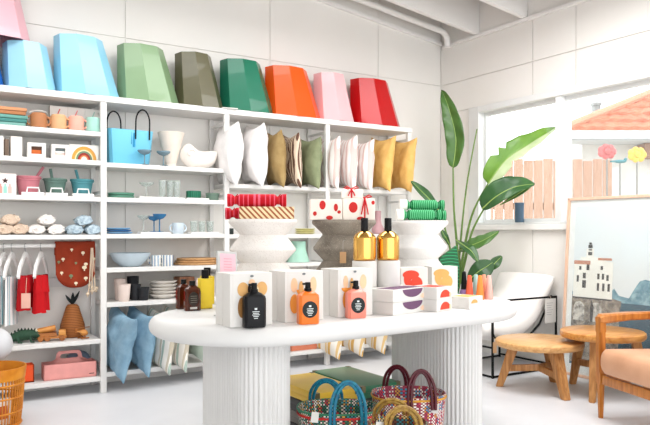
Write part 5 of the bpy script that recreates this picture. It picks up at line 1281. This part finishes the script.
leaf((488, 184, 6.2), [(506, 160, 6.15), (531, 143, 6.15)], (557, 127, 6.2), .115, GL3, (-.2, -.75, .62), .55, .33, tear=((.3, -1), (.42, -1), (.38, 1)), asym=(1.15, .8), wav=.08, m2=(leafm('leaf pale', (196, 208, 168), (164, 184, 132)), 1))
stem([(464, 265, 6.35), (472, 232, 6.2), (485, 207, 6.1)], .011)
leaf((482, 209, 6.1), [(497, 196, 6.0), (515, 187, 5.98)], (535, 184, 6.0), .105, GL2, (-.35, -.8, .45), .3, .42, wav=.05, asym=(1.2, .7))
leaf((500, 205, 6.15), [(512, 198, 6.1), (524, 190, 6.1)], (533, 183, 6.1), .03, GL1, (-.3, -.6, .6), .5, .6)
stem([(460, 272, 6.4), (459, 255, 6.3), (462, 247, 6.25)], .009)
leaf((458, 251, 6.25), [(470, 246, 6.15), (484, 240, 6.1)], (499, 231, 6.1), .062, GL1, (-.3, -.75, .55), .35, .42, wav=.1)
leaf((456, 240, 6.3), [(466, 247, 6.1), (472, 252, 6.05)], (478, 262, 6.0), .05, GL2, (-.4, -.8, .4), .3, .5)
stem([(464, 285, 6.35), (470, 282, 6.2)], .008)
leaf((468, 281, 6.2), [(478, 272, 6.1), (486, 267, 6.1)], (493, 262, 6.1), .088, GL2, (-.5, -.8, .3), .2, .5)
leaf((487, 270, 6.2), [(493, 265, 6.15), (497, 261, 6.15)], (502, 256, 6.15), .048, GL2, (-.5, -.8, .3), .4, .5)
leaf((459, 280, 6.3), [(455, 268, 6.2), (452, 262, 6.2)], (449, 250, 6.2), .05, GL1, (-.4, -.8, .2), .3, .5)
stem([(452, 265, 6.5), (444, 225, 6.45), (436, 203, 6.4)], .009)
leaf((440, 212, 6.4), [(428, 198, 6.38), (420, 190, 6.38)], (411, 181, 6.4), .062, GL2, (-.3, -.6, .7), .35, .45)
leaf((450, 246, 6.35), [(446, 238, 6.3), (444, 235, 6.3)], (441, 229, 6.3), .03, GL2, (-.4, -.8, .3), .4, .5)

# ================================================================ LIGHT AND CAMERA
sc = bpy.context.scene
w = bpy.data.worlds.new('sky'); sc.world = w; w.use_nodes = True
bg = w.node_tree.nodes['Background']; bg.inputs['Color'].default_value = (.96, .98, 1.0, 1); bg.inputs['Strength'].default_value = 2.3
def area(name, loc, rot, sx, sy, e, col=(1, 1, 1)):
    l = bpy.data.lights.new(name, 'AREA'); l.shape = 'RECTANGLE'; l.size = sx; l.size_y = sy; l.energy = e; l.color = col
    o = bpy.data.objects.new(name, l); C.objects.link(o); o.location = loc; o.rotation_euler = rot; return o
area('overhead_fill', (1.0, 4.0, 3.1), (0, 0, 0), 3.8, .7, 46, (1, .995, .99))  # added fill without a fixture, brightens the back wall and shelving
area('overhead_fill', (3.5, 2.5, 3.1), (0, 0, 0), 1.2, 2.6, 66, (1, .995, .99))  # second added fill, no fixture, lifts the right wall and furniture
s = bpy.data.lights.new('sun', 'SUN'); s.energy = .6; s.angle = R(3); so = bpy.data.objects.new('sun', s); C.objects.link(so); so.rotation_euler = (R(35), R(12), R(-20))
cam = bpy.data.cameras.new('camera'); co = bpy.data.objects.new('camera', cam); C.objects.link(co)
co.location = (0, 0, H); co.rotation_euler = (R(90), 0, -math.atan2(S_, C_)); cam.sensor_width = 36; cam.lens = 36 * FP / 650; cam.shift_y = (HY - 212.5) / 650; cam.clip_start = .05
sc.camera = co
vs = sc.view_settings; vs.view_transform = 'Standard'; vs.look = 'None'; vs.exposure = 0.46; vs.gamma = 1; vs.use_curve_mapping = False
sc.cycles.use_denoising = True
